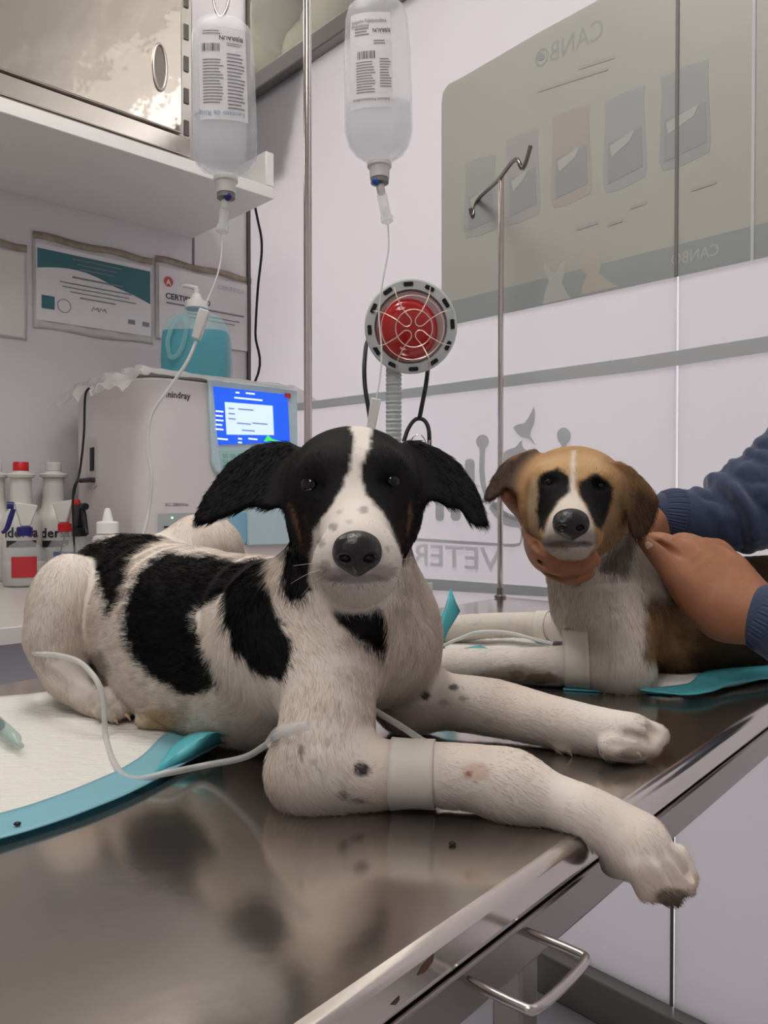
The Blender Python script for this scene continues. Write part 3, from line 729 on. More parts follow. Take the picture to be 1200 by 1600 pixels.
# infusion line of the black and white dog
l1 = thing('infusion_line', 'clear infusion line from the left bag to the black and white dog', 'infusion line', P(345, 366, 1.16), 'infusion lines')
tp = chamber(f1, P(347, 366, 1.165), l1)
MB().tube([tp, P(346, 400, 1.15), P(338, 435, 1.13), P(322, 475, 1.11)], .0013, 8, 8).build('upper_tube', m_line, l1)
clamp(P(313, 507, 1.10), P(322, 480, 1.10) - P(306, 532, 1.10), .043, l1, m_navy)
body_line = [P(306, 534, 1.10), P(292, 566, 1.09), P(262, 610, 1.08), P(236, 650, 1.07), P(231, 700, 1.06), P(237, 745, 1.05), P(232, 800, 1.04), P(222, 840, 1.02)]
MB().tube(body_line + [P(200, 900, 1.0), P(120, 950, .96), P(70, 985, .88), P(46, 1008, .80), P(44, 1018, .745), P(58, 1022, .705)], .0024, 10, 6).build('middle_tube', m_tube, l1)
MB().tube([P(58, 1022, .705), P(90, 1024, .685), P(125, 1035, .665), P(152, 1065, .648), P(162, 1100, .645), P(165, 1150, T(165, 1150, .004)[1]), T(180, 1195, .0045), T(208, 1217, .0045), T(260, 1208, .009), P(320, 1196, .566), P(380, 1184, .545), P(414, 1165, .527), P(432, 1150, .503)], .0023, 10, 6).build('lower_tube', m_tube, l1)
MB().tube([P(424, 1160, .512), P(436, 1146, .498), P(462, 1138, .489), P(482, 1134, .484)], [.004, .0045, .004, .0025], 12, 5).build('connector', m_clearp, l1)
MB().tube([P(560, 1096, .56), P(590, 1113, .55), P(625, 1134, .535), P(655, 1154, .52), P(676, 1166, .51)], .0023, 10, 6).build('end_tube', m_tube, l1)
# infusion line of the brown dog
l2 = thing('infusion_line', 'clear infusion line from the right bag past the heat lamp', 'infusion line', P(600, 350, 1.19), 'infusion lines')
tp = chamber(f2, P(606, 350, 1.195), l2)
MB().tube([tp, P(607, 390, 1.19), P(598, 440, 1.18), P(592, 490, 1.17), P(596, 545, 1.15), P(594, 590, 1.14), P(587, 626, 1.13)], .0013, 8, 8).build('upper_tube', m_line, l2)
clamp(P(583, 650, 1.12), P(588, 622, 1.12) - P(578, 680, 1.12), .05, l2, None)
MB().tube([P(579, 676, 1.12), P(590, 730, 1.09), P(610, 850, 1.02), P(640, 970, .98), P(680, 1008, .955), P(712, 1000, .95), P(745, 988, .955), P(790, 988, .945), P(840, 1000, .92), P(872, 1008, .895)], .0022, 10, 6).build('lower_tube', m_tube, l2)
MB().tube([P(868, 1007, .90), P(880, 1009, .885), P(893, 1012, .875)], [.004, .005, .003], 12, 4).build('connector', mat('dark connector', (60, 48, 48), .3), l2)

# ------------------------------------------------------------------ heat lamp with a stethoscope hung on it
ld = 1.29
lc = P(642, 511, ld); la = (CAM - lc); la /= np.linalg.norm(la); la = la + V * .03; la /= np.linalg.norm(la)
lx, ly, la = frame_for(la)
k = ld / FPX
m_lampw = mat('lamp enamel', (206, 212, 210), .35); m_red = mat('red bulb glass', (186, 30, 30), .12, coat=.6); m_wire = mat('guard wire', (232, 214, 200), .3, metal=.6)
m_refl = mat('lamp reflector', (196, 168, 168), .35, metal=.3)
hl = thing('heat_lamp', 'red infrared heat lamp with a wire guard on a ribbed gooseneck', 'heat lamp', T(615, 960))
MB().lathe(lc, la, [(.02, -.14), (.034, -.135), (.04, -.09), (.055, -.06), (72 * k, -.012), (72.5 * k, .0), (70 * k, .005), (57 * k, .006), (56 * k, .001), (50 * k, -.02)], 48).build('shade', m_lampw, hl)
MB().lathe(lc, la, [(54 * k, -.0), (48 * k, -.03), (30 * k, -.058), (.001, -.06)], 40).build('reflector', m_refl, hl)
bc = lc - lx * 0 + la * -.012
# frame x of the lamp: make sure lx points to the viewer's right
rx = np.cross(Z, la); rx /= np.linalg.norm(rx); ry = np.cross(la, rx)
bc = lc - rx * 5 * k - ry * 4 * k
MB().lathe(bc, la, [(20 * k, -.05), (36 * k, -.035), (46 * k, -.015), (48 * k, -.004), (46 * k, .006), (38 * k, .014), (22 * k, .019), (0.0005, .0205)], 40).build('bulb', m_red, hl)
for i in range(12):
    a = 2 * math.pi * (i + .05) / 12 + .04; c = lc + (rx * math.cos(a) + ry * math.sin(a)) * 64.5 * k + la * .0058
    tx = -rx * math.sin(a) + ry * math.cos(a); rr = rx * math.cos(a) + ry * math.sin(a)
    pts = [c + tx * 7.5 * k * sx + rr * 3.2 * k * sy for sx, sy in ((-1, -.6), (-.8, -1), (.8, -1), (1, -.6), (1, .6), (.8, 1), (-.8, 1), (-1, .6))]
    MB().prism(pts, la * .0012).build('vent_slot', m_black, hl, smooth=False)
gd = hl
gwires = MB()
def lp(x, y, h): return lc + rx * x * k - ry * y * k + la * h
def ringp(r, h, cx=0, cy=0): return [lp(cx + r * math.cos(a), cy + r * math.sin(a), h) for a in np.linspace(0, 2 * math.pi, 33)]
guard = MB().tube(ringp(28, .038, 4, 2), .0009, 6, 1).build('wire_guard', m_wire, hl)
MB().tube(ringp(48, .026, 2, 1), .0009, 6, 1).build('guard_ring', m_wire, guard)
for a0 in (.42, .42 + math.pi / 2, .42 + math.pi, .42 + 1.5 * math.pi):
    ca, sa_ = math.cos(a0 + .35), math.sin(a0 + .35)
    pts = []
    for (r, w, h) in ((63, 24, .006), (48, 15, .026), (28, 9, .037), (12, 7, .040), (7, 0, .040), (12, -7, .040), (28, -9, .037), (48, -15, .026), (63, -24, .006)):
        pts.append(lp(3 + r * ca - w * sa_, 2 + r * sa_ + w * ca, h))
    MB().tube(pts, .0009, 6, 5).build('guard_wire', m_wire, guard)
nk = []; nb_ = T(615, 945); nb_ = np.array([P(615, 700, 1.34)[0], P(615, 700, 1.33)[1], TZ])
gz = np.linspace(TZ + .03, P(615, 570, 1.33)[2], 130)
pts = [np.array([nb_[0], nb_[1], z]) for z in gz]
rad = [.0132 + .0012 * math.sin(i * math.pi * .8) for i in range(len(gz))]
end = lc - la * .12
pts += [np.array([nb_[0], nb_[1] + .002, gz[-1] + .02]), (pts[-1] + end) / 2 + Z * .03, end]; rad += [.0132, .0132, .0132]
MB().tube(pts, rad, 18, 1, spline=False).build('gooseneck', mat('gooseneck plastic', (196, 202, 202), .5), hl)
MB().lathe(np.array([nb_[0], nb_[1], TZ + .0003]), Z, [(.05, 0), (.05, .012), (.03, .022), (.0145, .032)], 32).build('base', m_lampw, hl)
sh = thing('stethoscope', 'black stethoscope hung behind the heat lamp with its forked tube showing', 'stethoscope', P(655, 655, 1.33))
MB().tube([P(655, 655, 1.315), P(660, 630, 1.315), P(667, 590, 1.325), P(668, 550, 1.40), P(650, 520, 1.43), P(600, 510, 1.43), P(576, 530, 1.40), P(570, 560, 1.33), P(570, 600, 1.31), P(576, 640, 1.30), P(585, 700, 1.29), P(596, 760, 1.28)], .0037, 12, 7).build('tube', m_black, sh)
MB().tube([P(631, 690, 1.30), P(637, 672, 1.305), P(646, 658, 1.312), P(655, 654, 1.316), P(664, 658, 1.312), P(670, 672, 1.305), P(671, 700, 1.30)], .0035, 12, 6).build('fork', m_black, sh)
for x0 in (631, 671):
    s_ = MB().tube([P(x0, 688, 1.30), P(x0 + (6 if x0 < 650 else -8), 740, 1.29), P(x0 + (14 if x0 < 650 else -14), 780, 1.285)], .0022, 10, 6).build('ear_tube', m_chrome, sh)
    MB().ball(P(x0 + (14 if x0 < 650 else -14), 782, 1.285), .005).build('ear_tip', m_black, s_)
MB().tube([P(640, 697, 1.31), P(645, 684, 1.31), P(656, 679, 1.31), P(664, 688, 1.31), P(667, 699, 1.31)], .0009, 6, 6).build('spring', m_chrome, sh)
MB().lathe(P(598, 775, 1.28), ray(598, 775) * -1, [(.004, -.008), (.012, -.006), (.02, 0), (.02, .003), (.0005, .004)], 28).build('chest_piece', m_chrome, sh)

# ------------------------------------------------------------------ analyzer on the counter
m_case = mat('analyzer case', (214, 207, 208), .4); m_panel = mat('analyzer panel blue', (186, 208, 216), .35)
qf = .45; qb = .086
def sq(px, q): p = onplane(px, 780, CO + V * q, V); return (CO - p) @ U
sr, sl = sq(461, qf), sq(226, qf)
AZ = onwall(300, 583, qf)[2] if False else onplane(300, 586, CO + V * qf, V)[2]
an = thing('analyzer', 'beige blood analyzer with a blue screen standing on the counter', 'analyzer', W((sl + sr) / 2, .27, BZ))
prof = []
# plan outline with a softly rounded left front corner
def plan(z0, z1):
    o = [(sr, qb), (sr, qf - .012), (sr + .012, qf)]
    rr = .07
    o += [(sl - rr + rr * math.sin(a) + 0, qf - rr + rr * math.cos(a)) for a in np.linspace(0, math.pi / 2, 10)] 
    o = [(s if i < 3 else (sl - rr) + ((s - (sl - rr))), q) for i, (s, q) in enumerate(o)]
    o += [(sl, qb)]
    return o
pl_ = plan(0, 0)
case = MB().prism([W(s, q, BZ + .012) for s, q in pl_], Z * (AZ - BZ - .024)).build('case', m_case, an, bevel=.006, seg=3)
for s in (sr + .03, sl - .05):
    for q in (qb + .04, qf - .06): MB().lathe(W(s, q, BZ), Z, [(.015, 0), (.015, .0118)], 16).build('foot', m_black, an)
MB().prism([W(s, q, AZ - .0118) for s, q in pl_], Z * .0118).build('lid', mat('analyzer lid', (128, 126, 126), .5), an, bevel=.003)
def fp(px, py, off=.0): return onplane(px, py, CO + V * (qf + off), V)
def fpoly(pts, off, th): return MB().prism([fp(x, y, off) for x, y in pts], V * th)
fpoly([(322, 592), (452, 608), (460, 612), (462, 760), (458, 850), (384, 852), (382, 738), (340, 742), (333, 736), (328, 724)], .0002, .012).build('front_panel', m_panel, an, bevel=.003)
sc_ = fpoly([(333, 604), (448, 617), (452, 690), (341, 695)], .0124, .003).build('screen', mat('screen blue', (26, 84, 214), .25, emis=.75), an, smooth=False)
fpoly([(351, 628), (426, 634), (428, 680), (354, 679)], .0158, .0004).build('dialog_box', mat('screen pale', (186, 206, 232), .3, emis=.8), sc_, smooth=False)
tl = MB()
for x0, y0, x1 in ((357, 637, 366), (372, 638, 396), (357, 645, 367), (357, 653, 368), (370, 660, 392), (394, 660, 418), (378, 671, 398)):
    tl.prism([fp(x0, y0, .0164), fp(x1, y0 + (x1 - x0) * .08, .0164), fp(x1, y0 + 2 + (x1 - x0) * .08, .0164), fp(x0, y0 + 2, .0164)], V * .0003)
tl.build('screen_text', mat('screen grey', (120, 140, 190), .3, emis=.4), sc_, smooth=False)
for x0, y0, x1 in ((368, 612, 374), (384, 613, 398), (366, 620, 410), (337, 641, 349), (337, 648, 348), (337, 655, 349), (337, 662, 347), (337, 669, 349), (372, 684, 378), (388, 684, 402), (372, 690, 378), (340, 684, 356)):
    MB().prism([fp(x0, y0, .0158), fp(x1, y0 + (x1 - x0) * .1, .0158), fp(x1, y0 + 2.4 + (x1 - x0) * .1, .0158), fp(x0, y0 + 2.4, .0158)], V * .0003).build('screen_field', mat('screen white', (220, 232, 250), .3, emis=.8), sc_, smooth=False)
fpoly([(412, 690), (418, 680), (426, 686), (438, 689)], .0158, .0004).build('graph', mat('screen green', (70, 210, 90), .3, emis=.7), sc_, smooth=False)
fpoly([(445, 614), (454, 615), (454, 622), (445, 621)], .0158, .001).build('red_mark', mat('red sticker', (200, 36, 44), .4), an, smooth=False)
kp = fpoly([(342, 704), (452, 702), (455, 736), (346, 734)], .0124, .0008).build('keypad', mat('keypad green', (168, 206, 200), .4), an, smooth=False)
kb = MB()
for i in range(9):
    for j in range(3):
        x, y = 348 + i * 11.4, 709 + j * 8.6; kb.prism([fp(x, y, .0134), fp(x + 8, y, .0134), fp(x + 8, y + 5.5, .0134), fp(x, y + 5.5, .0134)], V * .0006)
kb.build('key_pattern', mat('key green', (140, 184, 178), .4), kp, smooth=False)
fpoly([(358, 800), (384, 800), (384, 846), (380, 851), (362, 851), (358, 846)], .0002, .006).build('start_button', mat('button blue', (132, 182, 206), .35), an, bevel=.002)
ds = fpoly([(247, 803), (330, 800), (330, 860), (248, 860)], .0002, .0012).build('slot_panel', mat('slot panel', (176, 184, 184), .3, metal=.3), an, smooth=False)
fpoly([(256, 822), (322, 820), (322, 823), (256, 825)], .0015, .0006).build('paper_slot', m_black, ds, smooth=False)
MB().ball(fp(269, 809, .0018), .002).build('status_light', mat('green light', (120, 255, 200), .3, emis=4), ds)
text_mesh('maker_name', 'mindray', m_dink, an, fp(259, 620, .0006), U, Z, .020, width=np.linalg.norm(fp(297, 620) - fp(259, 620)), bold=.02)
text_mesh('model_name', 'BC-2800Vet', m_dink, an, fp(258, 791, .0006), U, Z, .010, width=np.linalg.norm(fp(294, 791) - fp(258, 791)))
# left side: port plate with plug
def spt(px, py, off=0): return onplane(px, py, CO - U * (sl + off), U)
pp = MB().prism([spt(x, y, .0002) for x, y in ((136, 686), (141, 683), (148, 684), (152, 690), (152, 758), (148, 763), (140, 763), (136, 757))], -U * .003).build('port_plate', mat('port plate', (196, 192, 188), .35), an)
MB().prism([spt(x, y, .0034) for x, y in ((142, 700), (147, 699), (147, 735), (142, 736))], -U * .003).build('socket', m_black, pp)
MB().tube([spt(148, 750, .004), spt(140, 750, .012), spt(126, 751, .018)], .006, 12).build('plug', mat('plug', (52, 44, 52), .4), pp)
kc = tag(MB().tube([spt(128, 751, .018), spt(120, 754, .03), spt(116, 770, .03), W(sl + .05, .12, BZ + .09), W(sl + .06, .10, BZ + .03), W(sl + .03, .06, BZ + .004)], .0026, 10, 6).build('power_cable', m_black), 'short black cable plugged into the left side of the analyzer', 'cable')
tag(MB().tube([P(140, 606, 1.66), P(133, 620, 1.66), P(131, 680, 1.66), P(124, 740, 1.66), P(114, 775, 1.66), W(sl + .07, .24, BZ + .06), W(sl + .05, .2, BZ + .004)], .0024, 10, 6).build('power_cable', m_black), 'thin black cable hanging down from under the plastic cover beside the analyzer', 'cable')
tag(MB().tube([W(sS + .02, .1, SZ + .034), W(sS - .012, .12, SZ + .03), onplane(384, 288, CO + V * .14, V), onplane(404, 350, CO + V * .13, V), onplane(409, 390, CO + V * .12, V), onplane(403, 450, CO + V * .10, V), onplane(399, 520, CO + V * .10, V), onplane(397, 600, CO + V * .08, V), W(.28, .04, BZ + .2), W(.3, .05, BZ + .004)], .0038, 12, 7).build('power_cable', m_black), 'thick black cable running from the shelf down behind the analyzer', 'cable')
# plastic cover over the analyzer
n, m2 = 60, 44; A = np.zeros((n, m2, 3)); s0, s1_, q0_, q1_ = sr - .05, sl + .055, qb - .02, qf + .022
for i in range(n):
    for j in range(m2):
        s = s0 + (s1_ - s0) * i / (n - 1); q = q0_ + (q1_ - q0_) * j / (m2 - 1)
        e = max(s - sl, sr - s, q - qf - .002, qb - q, 0); z = AZ + .002
        if e > 0: z -= min(e * (1.1 if s > sl else .75), .06)
        lf = ss(np.array([(s - sl + .10) / .12]), 0, 1)[0]
        A[i, j] = W(s, q, z)
nz = noise3(A.reshape(-1, 3), 26, 3).reshape(n, m2); nz2 = noise3(A.reshape(-1, 3), 60, 4).reshape(n, m2)
for i in range(n):
    for j in range(m2):
        s = s0 + (s1_ - s0) * i / (n - 1); e = max(s - sl + .05, 0)
        A[i, j] += Z * max(0, (.0035 + .30 * e) * abs(nz[i, j]) + .002 * nz2[i, j] + .002)
        q = q0_ + (q1_ - q0_) * j / (m2 - 1)
        if s > sl: A[i, j] -= U * .012 * nz[i, j]
        if q > qf: A[i, j] += V * .008 * nz[i, j]
m_film = mat('crinkled film', (216, 214, 212), .2, alpha=.62, transl=.3)
tag(MB().grid(A).build('plastic_cover', m_film), 'crinkled clear plastic sheet draped over the analyzer top', 'cover')
# blue soap jug
jb = colq(308, .27, AZ + .014)
jg = thing('soap_jug', 'translucent jug of turquoise liquid soap with a white pump on the analyzer', 'jug', jb)
jd = project(jb[None])[2][0]; k = jd / FPX; jx, jy, _ = frame_for(Z, -ray(308, 500))
m_jug = mat('jug plastic', (170, 216, 218), .22, alpha=.3, transl=.3); m_soap = mat('turquoise soap', (0, 158, 182), .2, transl=.25)
hint = (0, 1.0, 0)
JP = [(50, 0), (53, .004), (54, .05), (53, .10), (50, .135), (44, .155), (34, .168), (20, .176), (14, .179), (14, .19)]
MB().lathe(jb, Z, [(r * k, h) for r, h in JP], 44, hint=hint, sx=1, sy=.68, sup=.6).build('shell', m_jug, jg)
MB().lathe(jb, Z, [((r - 2) * k, h + .003) for r, h in JP[:4]] + [(49.5 * k, .125), (.001, .126)], 44, hint=hint, sx=1, sy=.68, sup=.6).build('soap', m_soap, jg)
MB().tube([jb + RT * x * k + Z * z + np.array([0, -1, 0]) * 40 * k for x, z in ((-30, .05), (-34, .09), (-26, .13), (-14, .15), (-6, .14), (-8, .10), (-18, .06), (-30, .05))], .006, 12, 6).build('grip', m_jug, jg)
MB().lathe(jb, Z, [(17 * k, .186), (18 * k, .188), (17 * k, .206), (9 * k, .211), (7 * k, .224), (4 * k, .226), (4 * k, .238)], 28).build('pump_collar', m_cap, jg)
MB().tube([jb + Z * .238 + RT * 0.004, jb + Z * .243 - RT * .012, jb + Z * .246 - RT * .03, jb + Z * .243 - RT * .036], [.0065, .006, .0045, .0035], 12, 4).build('pump_nozzle', m_cap, jg)

# ------------------------------------------------------------------ bottles on the counter
m_wb = mat('white bottle plastic', (222, 219, 214), .35, transl=.12); m_redc = mat('red cap plastic', (196, 30, 36), .35)
m_cb = mat('clear bottle plastic', (226, 228, 228), .08, alpha=.22); m_milky = mat('milky liquid', (222, 220, 214), .3, transl=.2)
m_rl = mat('red label', (190, 52, 62), .4); m_bl = mat('blue grey label', (90, 106, 150), .4)
def tall_bottle(label, px, capm, text, q):
    b = colq(px, q, BZ + .0003); d = project(b[None])[2][0]; k = d / FPX
    t = thing('disinfectant_bottle', label, 'bottle', b, 'tall white bottles by the wall')
    H = (project(b[None])[1][0] - 740) * k
    MB().lathe(b, Z, [(28 * k, 0), (30 * k, .004), (30 * k, H - .118), (27 * k, H - .102), (18 * k, H - .086), (16 * k, H - .06), (15.5 * k, H - .03), (15.5 * k, H - .012), (20 * k, H - .009), (21 * k, H - .003), (19 * k, H), (12 * k, H + .002), (11 * k, H + .006)], 36).build('body', m_wb, t)
    MB().lathe(b + Z * (H + .0065), Z, [(11.5 * k, 0), (11.5 * k, .019), (10.5 * k, .021)], 24).build('cap', capm, t)
    if text:
        f = np.array([-b[0], -b[1], 0]); f /= np.linalg.norm(f); x = np.cross(Z, f) ; x = -x if x[0] < 0 else x
        zt = P(px, 838, d)[2]
        yy = zt - b[2]
        A = np.array([[b + Z * (yy + h) + (x * math.sin(a) + f * math.cos(a)) * (30.6 * k) for h in (-.024, -.008)] for a in np.linspace(-.75, .75, 12)])
        MB().grid(A).build('black_band', m_dink, t)
        o = text_mesh('name_print', text, m_dink, t, b + Z * yy, x, Z, .033, align='CENTER', bold=.02)
        for v in o.data.vertices:      # wrap the print round the bottle
            p = np.array(v.co) - b; a = (p @ x) / (30.8 * k); q = b + Z * p[2] + (x * math.sin(a) + f * math.cos(a)) * 30.9 * k; v.co = q
    return t
tall_bottle('tall white bottle with a red cap and black name print by the wall', 33, m_redc, 'idersa', .10)
tall_bottle('tall white bottle with a white cap next to the analyzer', 84, m_wb, 'idersa', .052)
tall_bottle('tall white bottle cut by the photo edge, left of the red capped one', -9, m_wb, None, .052)
def spray(label, px, q, r_px, hbody, collar, trig, head, lab, fill, swing, kind):
    b = colq(px, q, BZ + .0003); d = project(b[None])[2][0]; k = d / FPX; r = r_px * k
    t = thing('spray_bottle', label, 'spray bottle', b, 'clear spray bottles')
    MB().lathe(b, Z, [(r * .93, 0), (r, .005), (r, hbody * .62), (r * .93, hbody * .75), (r * .7, hbody * .9), (r * .36, hbody), (r * .33, hbody + .012)], 36).build('bottle', m_cb, t)
    if fill: MB().lathe(b, Z, [(r * .9, .003), (r * .96, .007), (r * .96, hbody * fill), (.001, hbody * fill + .0005)], 36).build('liquid', m_milky, t)
    f = np.array([-b[0], -b[1], 0]); f /= np.linalg.norm(f); x = np.cross(Z, -f); x = -x if x[0] < 0 else x
    A = np.array([[b + Z * (hbody * h) + (x * math.sin(a) + f * math.cos(a)) * (r * 1.012) for h in np.linspace(.22, .68, 5)] for a in np.linspace(-.62, .55, 12)])
    if lab is not None: MB().grid(A).build('label', lab, t)
    c = b + Z * (hbody + .0125); rc = r * .37
    MB().lathe(c, Z, [(rc, 0), (rc, .018), (rc * .85, .02)], 24).build('collar', collar, t)
    c2 = c + Z * .0205
    hx = x * swing[0] + f * swing[1]; hx /= np.linalg.norm(hx)
    hy = np.cross(Z, hx)
    if kind == 'full':
        MB().hexa([c2 - hx * .012 - hy * .010, c2 + hx * .008 - hy * .010, c2 + hx * .008 + hy * .010, c2 - hx * .012 + hy * .010,
               c2 + Z * .048 - hx * .028 - hy * .008, c2 + Z * .056 + hx * .022 - hy * .007, c2 + Z * .056 + hx * .022 + hy * .007, c2 + Z * .048 - hx * .028 + hy * .008]).build('spray_head', head, t, bevel=.003)
        MB().tube([c2 + Z * .048 + hx * .022, c2 + Z * .048 + hx * .036], .008, 12, spline=False).build('nozzle', trig, t)
        MB().tube([c2 + Z * .040 + hx * .022, c2 + Z * .022 + hx * .028, c2 - Z * .003 + hx * .036, c2 - Z * .014 + hx * .046], [.005, .006, .0055, .003], 10, 5).build('trigger', trig, t)
    return t
spray('clear spray bottle with a blue trigger and a red label', 38, .215, 32, .100, m_navy, m_navy, m_wb, m_rl, .52, (-1, .1), 'full')
spray('clear spray bottle with a red collar and red trigger, between blue and black ones', 101, .165, 28, .105, m_redc, m_redc, m_wb, m_bl, .3, (.9, .45), 'full')
spray('clear spray bottle with a black collar and black trigger head', 124, .26, 30, .097, m_black, m_black, m_black, None, 0, (.35, .9), 'full')
db = colq(168, .385, BZ + .0003); dd = project(db[None])[2][0]; k = dd / FPX
dt = thing('dropper_bottle', 'small white dropper bottle with a pointed tip beside the analyzer', 'bottle', db)
zt = project(db[None])[1][0]
MB().lathe(db, Z, [(23 * k, 0), (24 * k, .003), (24 * k, (zt - 848) * k), (22 * k, (zt - 838) * k), (14 * k, (zt - 834) * k)], 30).build('body', m_wb, dt)
MB().lathe(db, Z, [(17 * k, (zt - 833.5) * k), (17 * k, (zt - 817) * k), (15 * k, (zt - 815) * k), (8.5 * k, (zt - 814) * k), (5 * k, (zt - 797) * k), (3.5 * k, (zt - 794) * k), (.0005, (zt - 793.5) * k)], 28).build('cap', mat('bright white plastic', (238, 236, 234), .35), dt)

# ------------------------------------------------------------------ absorbent pads, syringe, specks
m_pad = mat('white pad', (232, 229, 222), .85, bump=.5, bscale=70, stretch=(1, 3, 1)); m_pb = mat('blue pad film', (150, 208, 222), .35, transl=.25, bump=.15, bscale=25)
m_pbd = mat('turquoise pad film', (104, 204, 214), .35, transl=.3, bump=.15, bscale=25)
def sheet(near, far, h0, n=40, m=24, amp=.0012, seed=1, sub=6):
    a, _ = catmull(np.array([T(*p, h0) for p in near]), np.ones(len(near)), sub); b, _ = catmull(np.array([T(*p, h0) for p in far]), np.ones(len(far)), sub)
    A = np.array([[a[i] * (1 - j / (m - 1)) + b[i] * j / (m - 1) for j in range(m)] for i in range(len(a))])
    nz = noise3(A.reshape(-1, 3), 30, seed).reshape(A.shape[:2]); A[..., 2] += amp * (1 + nz); return A
p1 = thing('absorbent_pad', 'white absorbent pad with blue edge under the black and white dog', 'pad', T(120, 1180), 'absorbent pads')
near1 = [(-130, 1335), (0, 1296), (70, 1276), (140, 1252), (215, 1218), (300, 1172), (360, 1146)]
far1 = [(-130, 1100), (0, 1090), (80, 1083), (140, 1075), (200, 1068), (260, 1060), (330, 1050)]
MB().grid(sheet(near1, far1, .0016, seed=2)).build('quilted_sheet', m_pad, p1, solid=.0012)
nn = [(-130, 1352), (0, 1313), (70, 1292), (140, 1268), (215, 1236), (290, 1196), (340, 1168)]
nf_ = [(-130, 1308), (0, 1272), (70, 1252), (140, 1226), (215, 1188), (262, 1146), (300, 1140)]
A = sheet(nn, nf_, .0036, m=8, amp=.001, seed=5)
MB().grid(A).build('blue_border', m_pb, p1, solid=.0008)
fl = [(T(238, 1212, .005), T(300, 1146, .006)), (T(270, 1196, .006), T(318, 1143, .018)), (T(310, 1176, .010), T(345, 1146, .022)), (T(345, 1162, .008), T(372, 1156, .012)), (T(362, 1170, .004), T(378, 1164, .005))]
fa, _ = catmull(np.array([p[0] for p in fl]), np.ones(5), 5); fb, _ = catmull(np.array([p[1] for p in fl]), np.ones(5), 5)
MB().grid(np.array([[fa[i] * (1 - j / 5) + fb[i] * j / 5 + Z * .006 * math.sin(math.pi * j / 5) for j in range(6)] for i in range(len(fa))])).build('folded_corner', m_pbd, p1, solid=.0008)
p2 = thing('absorbent_pad', 'white absorbent pad with blue edges under the brown dog', 'pad', T(960, 1010), 'absorbent pads')
near2 = [(700, 1052), (800, 1062), (900, 1074), (1000, 1078), (1090, 1078), (1150, 1072), (1260, 1050)]
far2 = [(690, 975), (800, 966), (880, 952), (960, 948), (1040, 946), (1120, 950), (1220, 955)]
MB().grid(sheet(near2, far2, .003, seed=8, amp=.002)).build('quilted_sheet', m_pad, p2, solid=.003)
MB().grid(sheet([(1000, 1080), (1040, 1084), (1075, 1087), (1110, 1082), (1150, 1070), (1270, 1052)], [(1000, 1077), (1040, 1076), (1075, 1070), (1100, 1050), (1140, 1040), (1260, 1030)], .0072, m=6, amp=.0012, seed=9)).build('blue_border', m_pbd, p2, solid=.001)
MB().grid(sheet([(880, 1078), (940, 1081), (1000, 1083), (1050, 1086)], [(880, 1074), (940, 1076), (1000, 1078), (1050, 1080)], .001, m=4, amp=.0004, seed=9)).build('front_hem', m_pbd, p2, solid=.0016)
def leaf(pts, h, nm, seed):
    a = np.array([T(x, y, h) for x, y in pts]); c = a.mean(0) + Z * .006
    A = np.array([[a[i] * (1 - j / 4) + c * j / 4 for j in range(5)] for i in list(range(len(a))) + [0]]); MB().grid(A).build(nm, m_pbd, p2, solid=.0006)
leaf([(700, 1018), (730, 1012), (750, 1008), (772, 1018), (750, 1026), (715, 1027)], .010, 'blue_patch', 1)
leaf([(828, 996), (850, 985), (870, 988), (890, 998), (880, 1006), (840, 1002)], .010, 'blue_patch', 2)
leaf([(815, 968), (850, 956), (880, 952), (880, 962), (850, 968)], .010, 'blue_patch', 3)
# upright torn corner
fpx = [(704, 918), (712, 940), (719, 955), (710, 970), (698, 990), (686, 1020), (683, 1046), (668, 1044), (655, 1030), (662, 1000), (672, 985), (676, 966), (690, 958), (699, 946)]
q = [P(x, y, .885 - .0012 * (y - 980) * .2 + .00025 * (x - 690)) for x, y in fpx]
cc = P(682, 1000, .875)
A = np.array([[a * (1 - j / 4) + cc * j / 4 for j in range(5)] for a in q + [q[0]]]); MB().grid(A).build('upright_corner', m_pbd, p2, solid=.0008)
sy = thing('syringe', 'clear plastic syringe lying on the white pad at the left edge', 'syringe', T(10, 1145))
sa, sb_ = T(-34, 1104, .011), T(34, 1166, .011); ax = (sb_ - sa) / np.linalg.norm(sb_ - sa); Ls = np.linalg.norm(sb_ - sa)
MB().lathe(sa, ax, [(.0058, 0), (.0058, Ls * .78), (.0052, Ls * .86), (.0025, Ls * .9), (.0018, Ls)], 20).build('barrel', mat('syringe clear', (168, 196, 190), .12, alpha=.45), sy)
MB().lathe(sa, ax, [(.0048, Ls * .42), (.0048, Ls * .52)], 18).build('rubber_plunger', mat('dark rubber', (44, 74, 70), .4), sy)
MB().lathe(sa, ax, [(.002, -.03), (.002, Ls * .418)], 12).build('plunger_rod', m_cap, sy)
tag(MB().ball(T(27, 1287, .0062), (.0022, .0018, .0012), n=12).build('crumb', m_black), 'black speck on the blue pad edge at the lower left', 'crumb')
tag(MB().ball(T(707, 1318, .0011), (.0022, .0018, .0014), n=12).build('crumb', mat('brown crumb', (40, 26, 22), .6)), 'small dark crumb on the steel below the near foreleg', 'crumb')
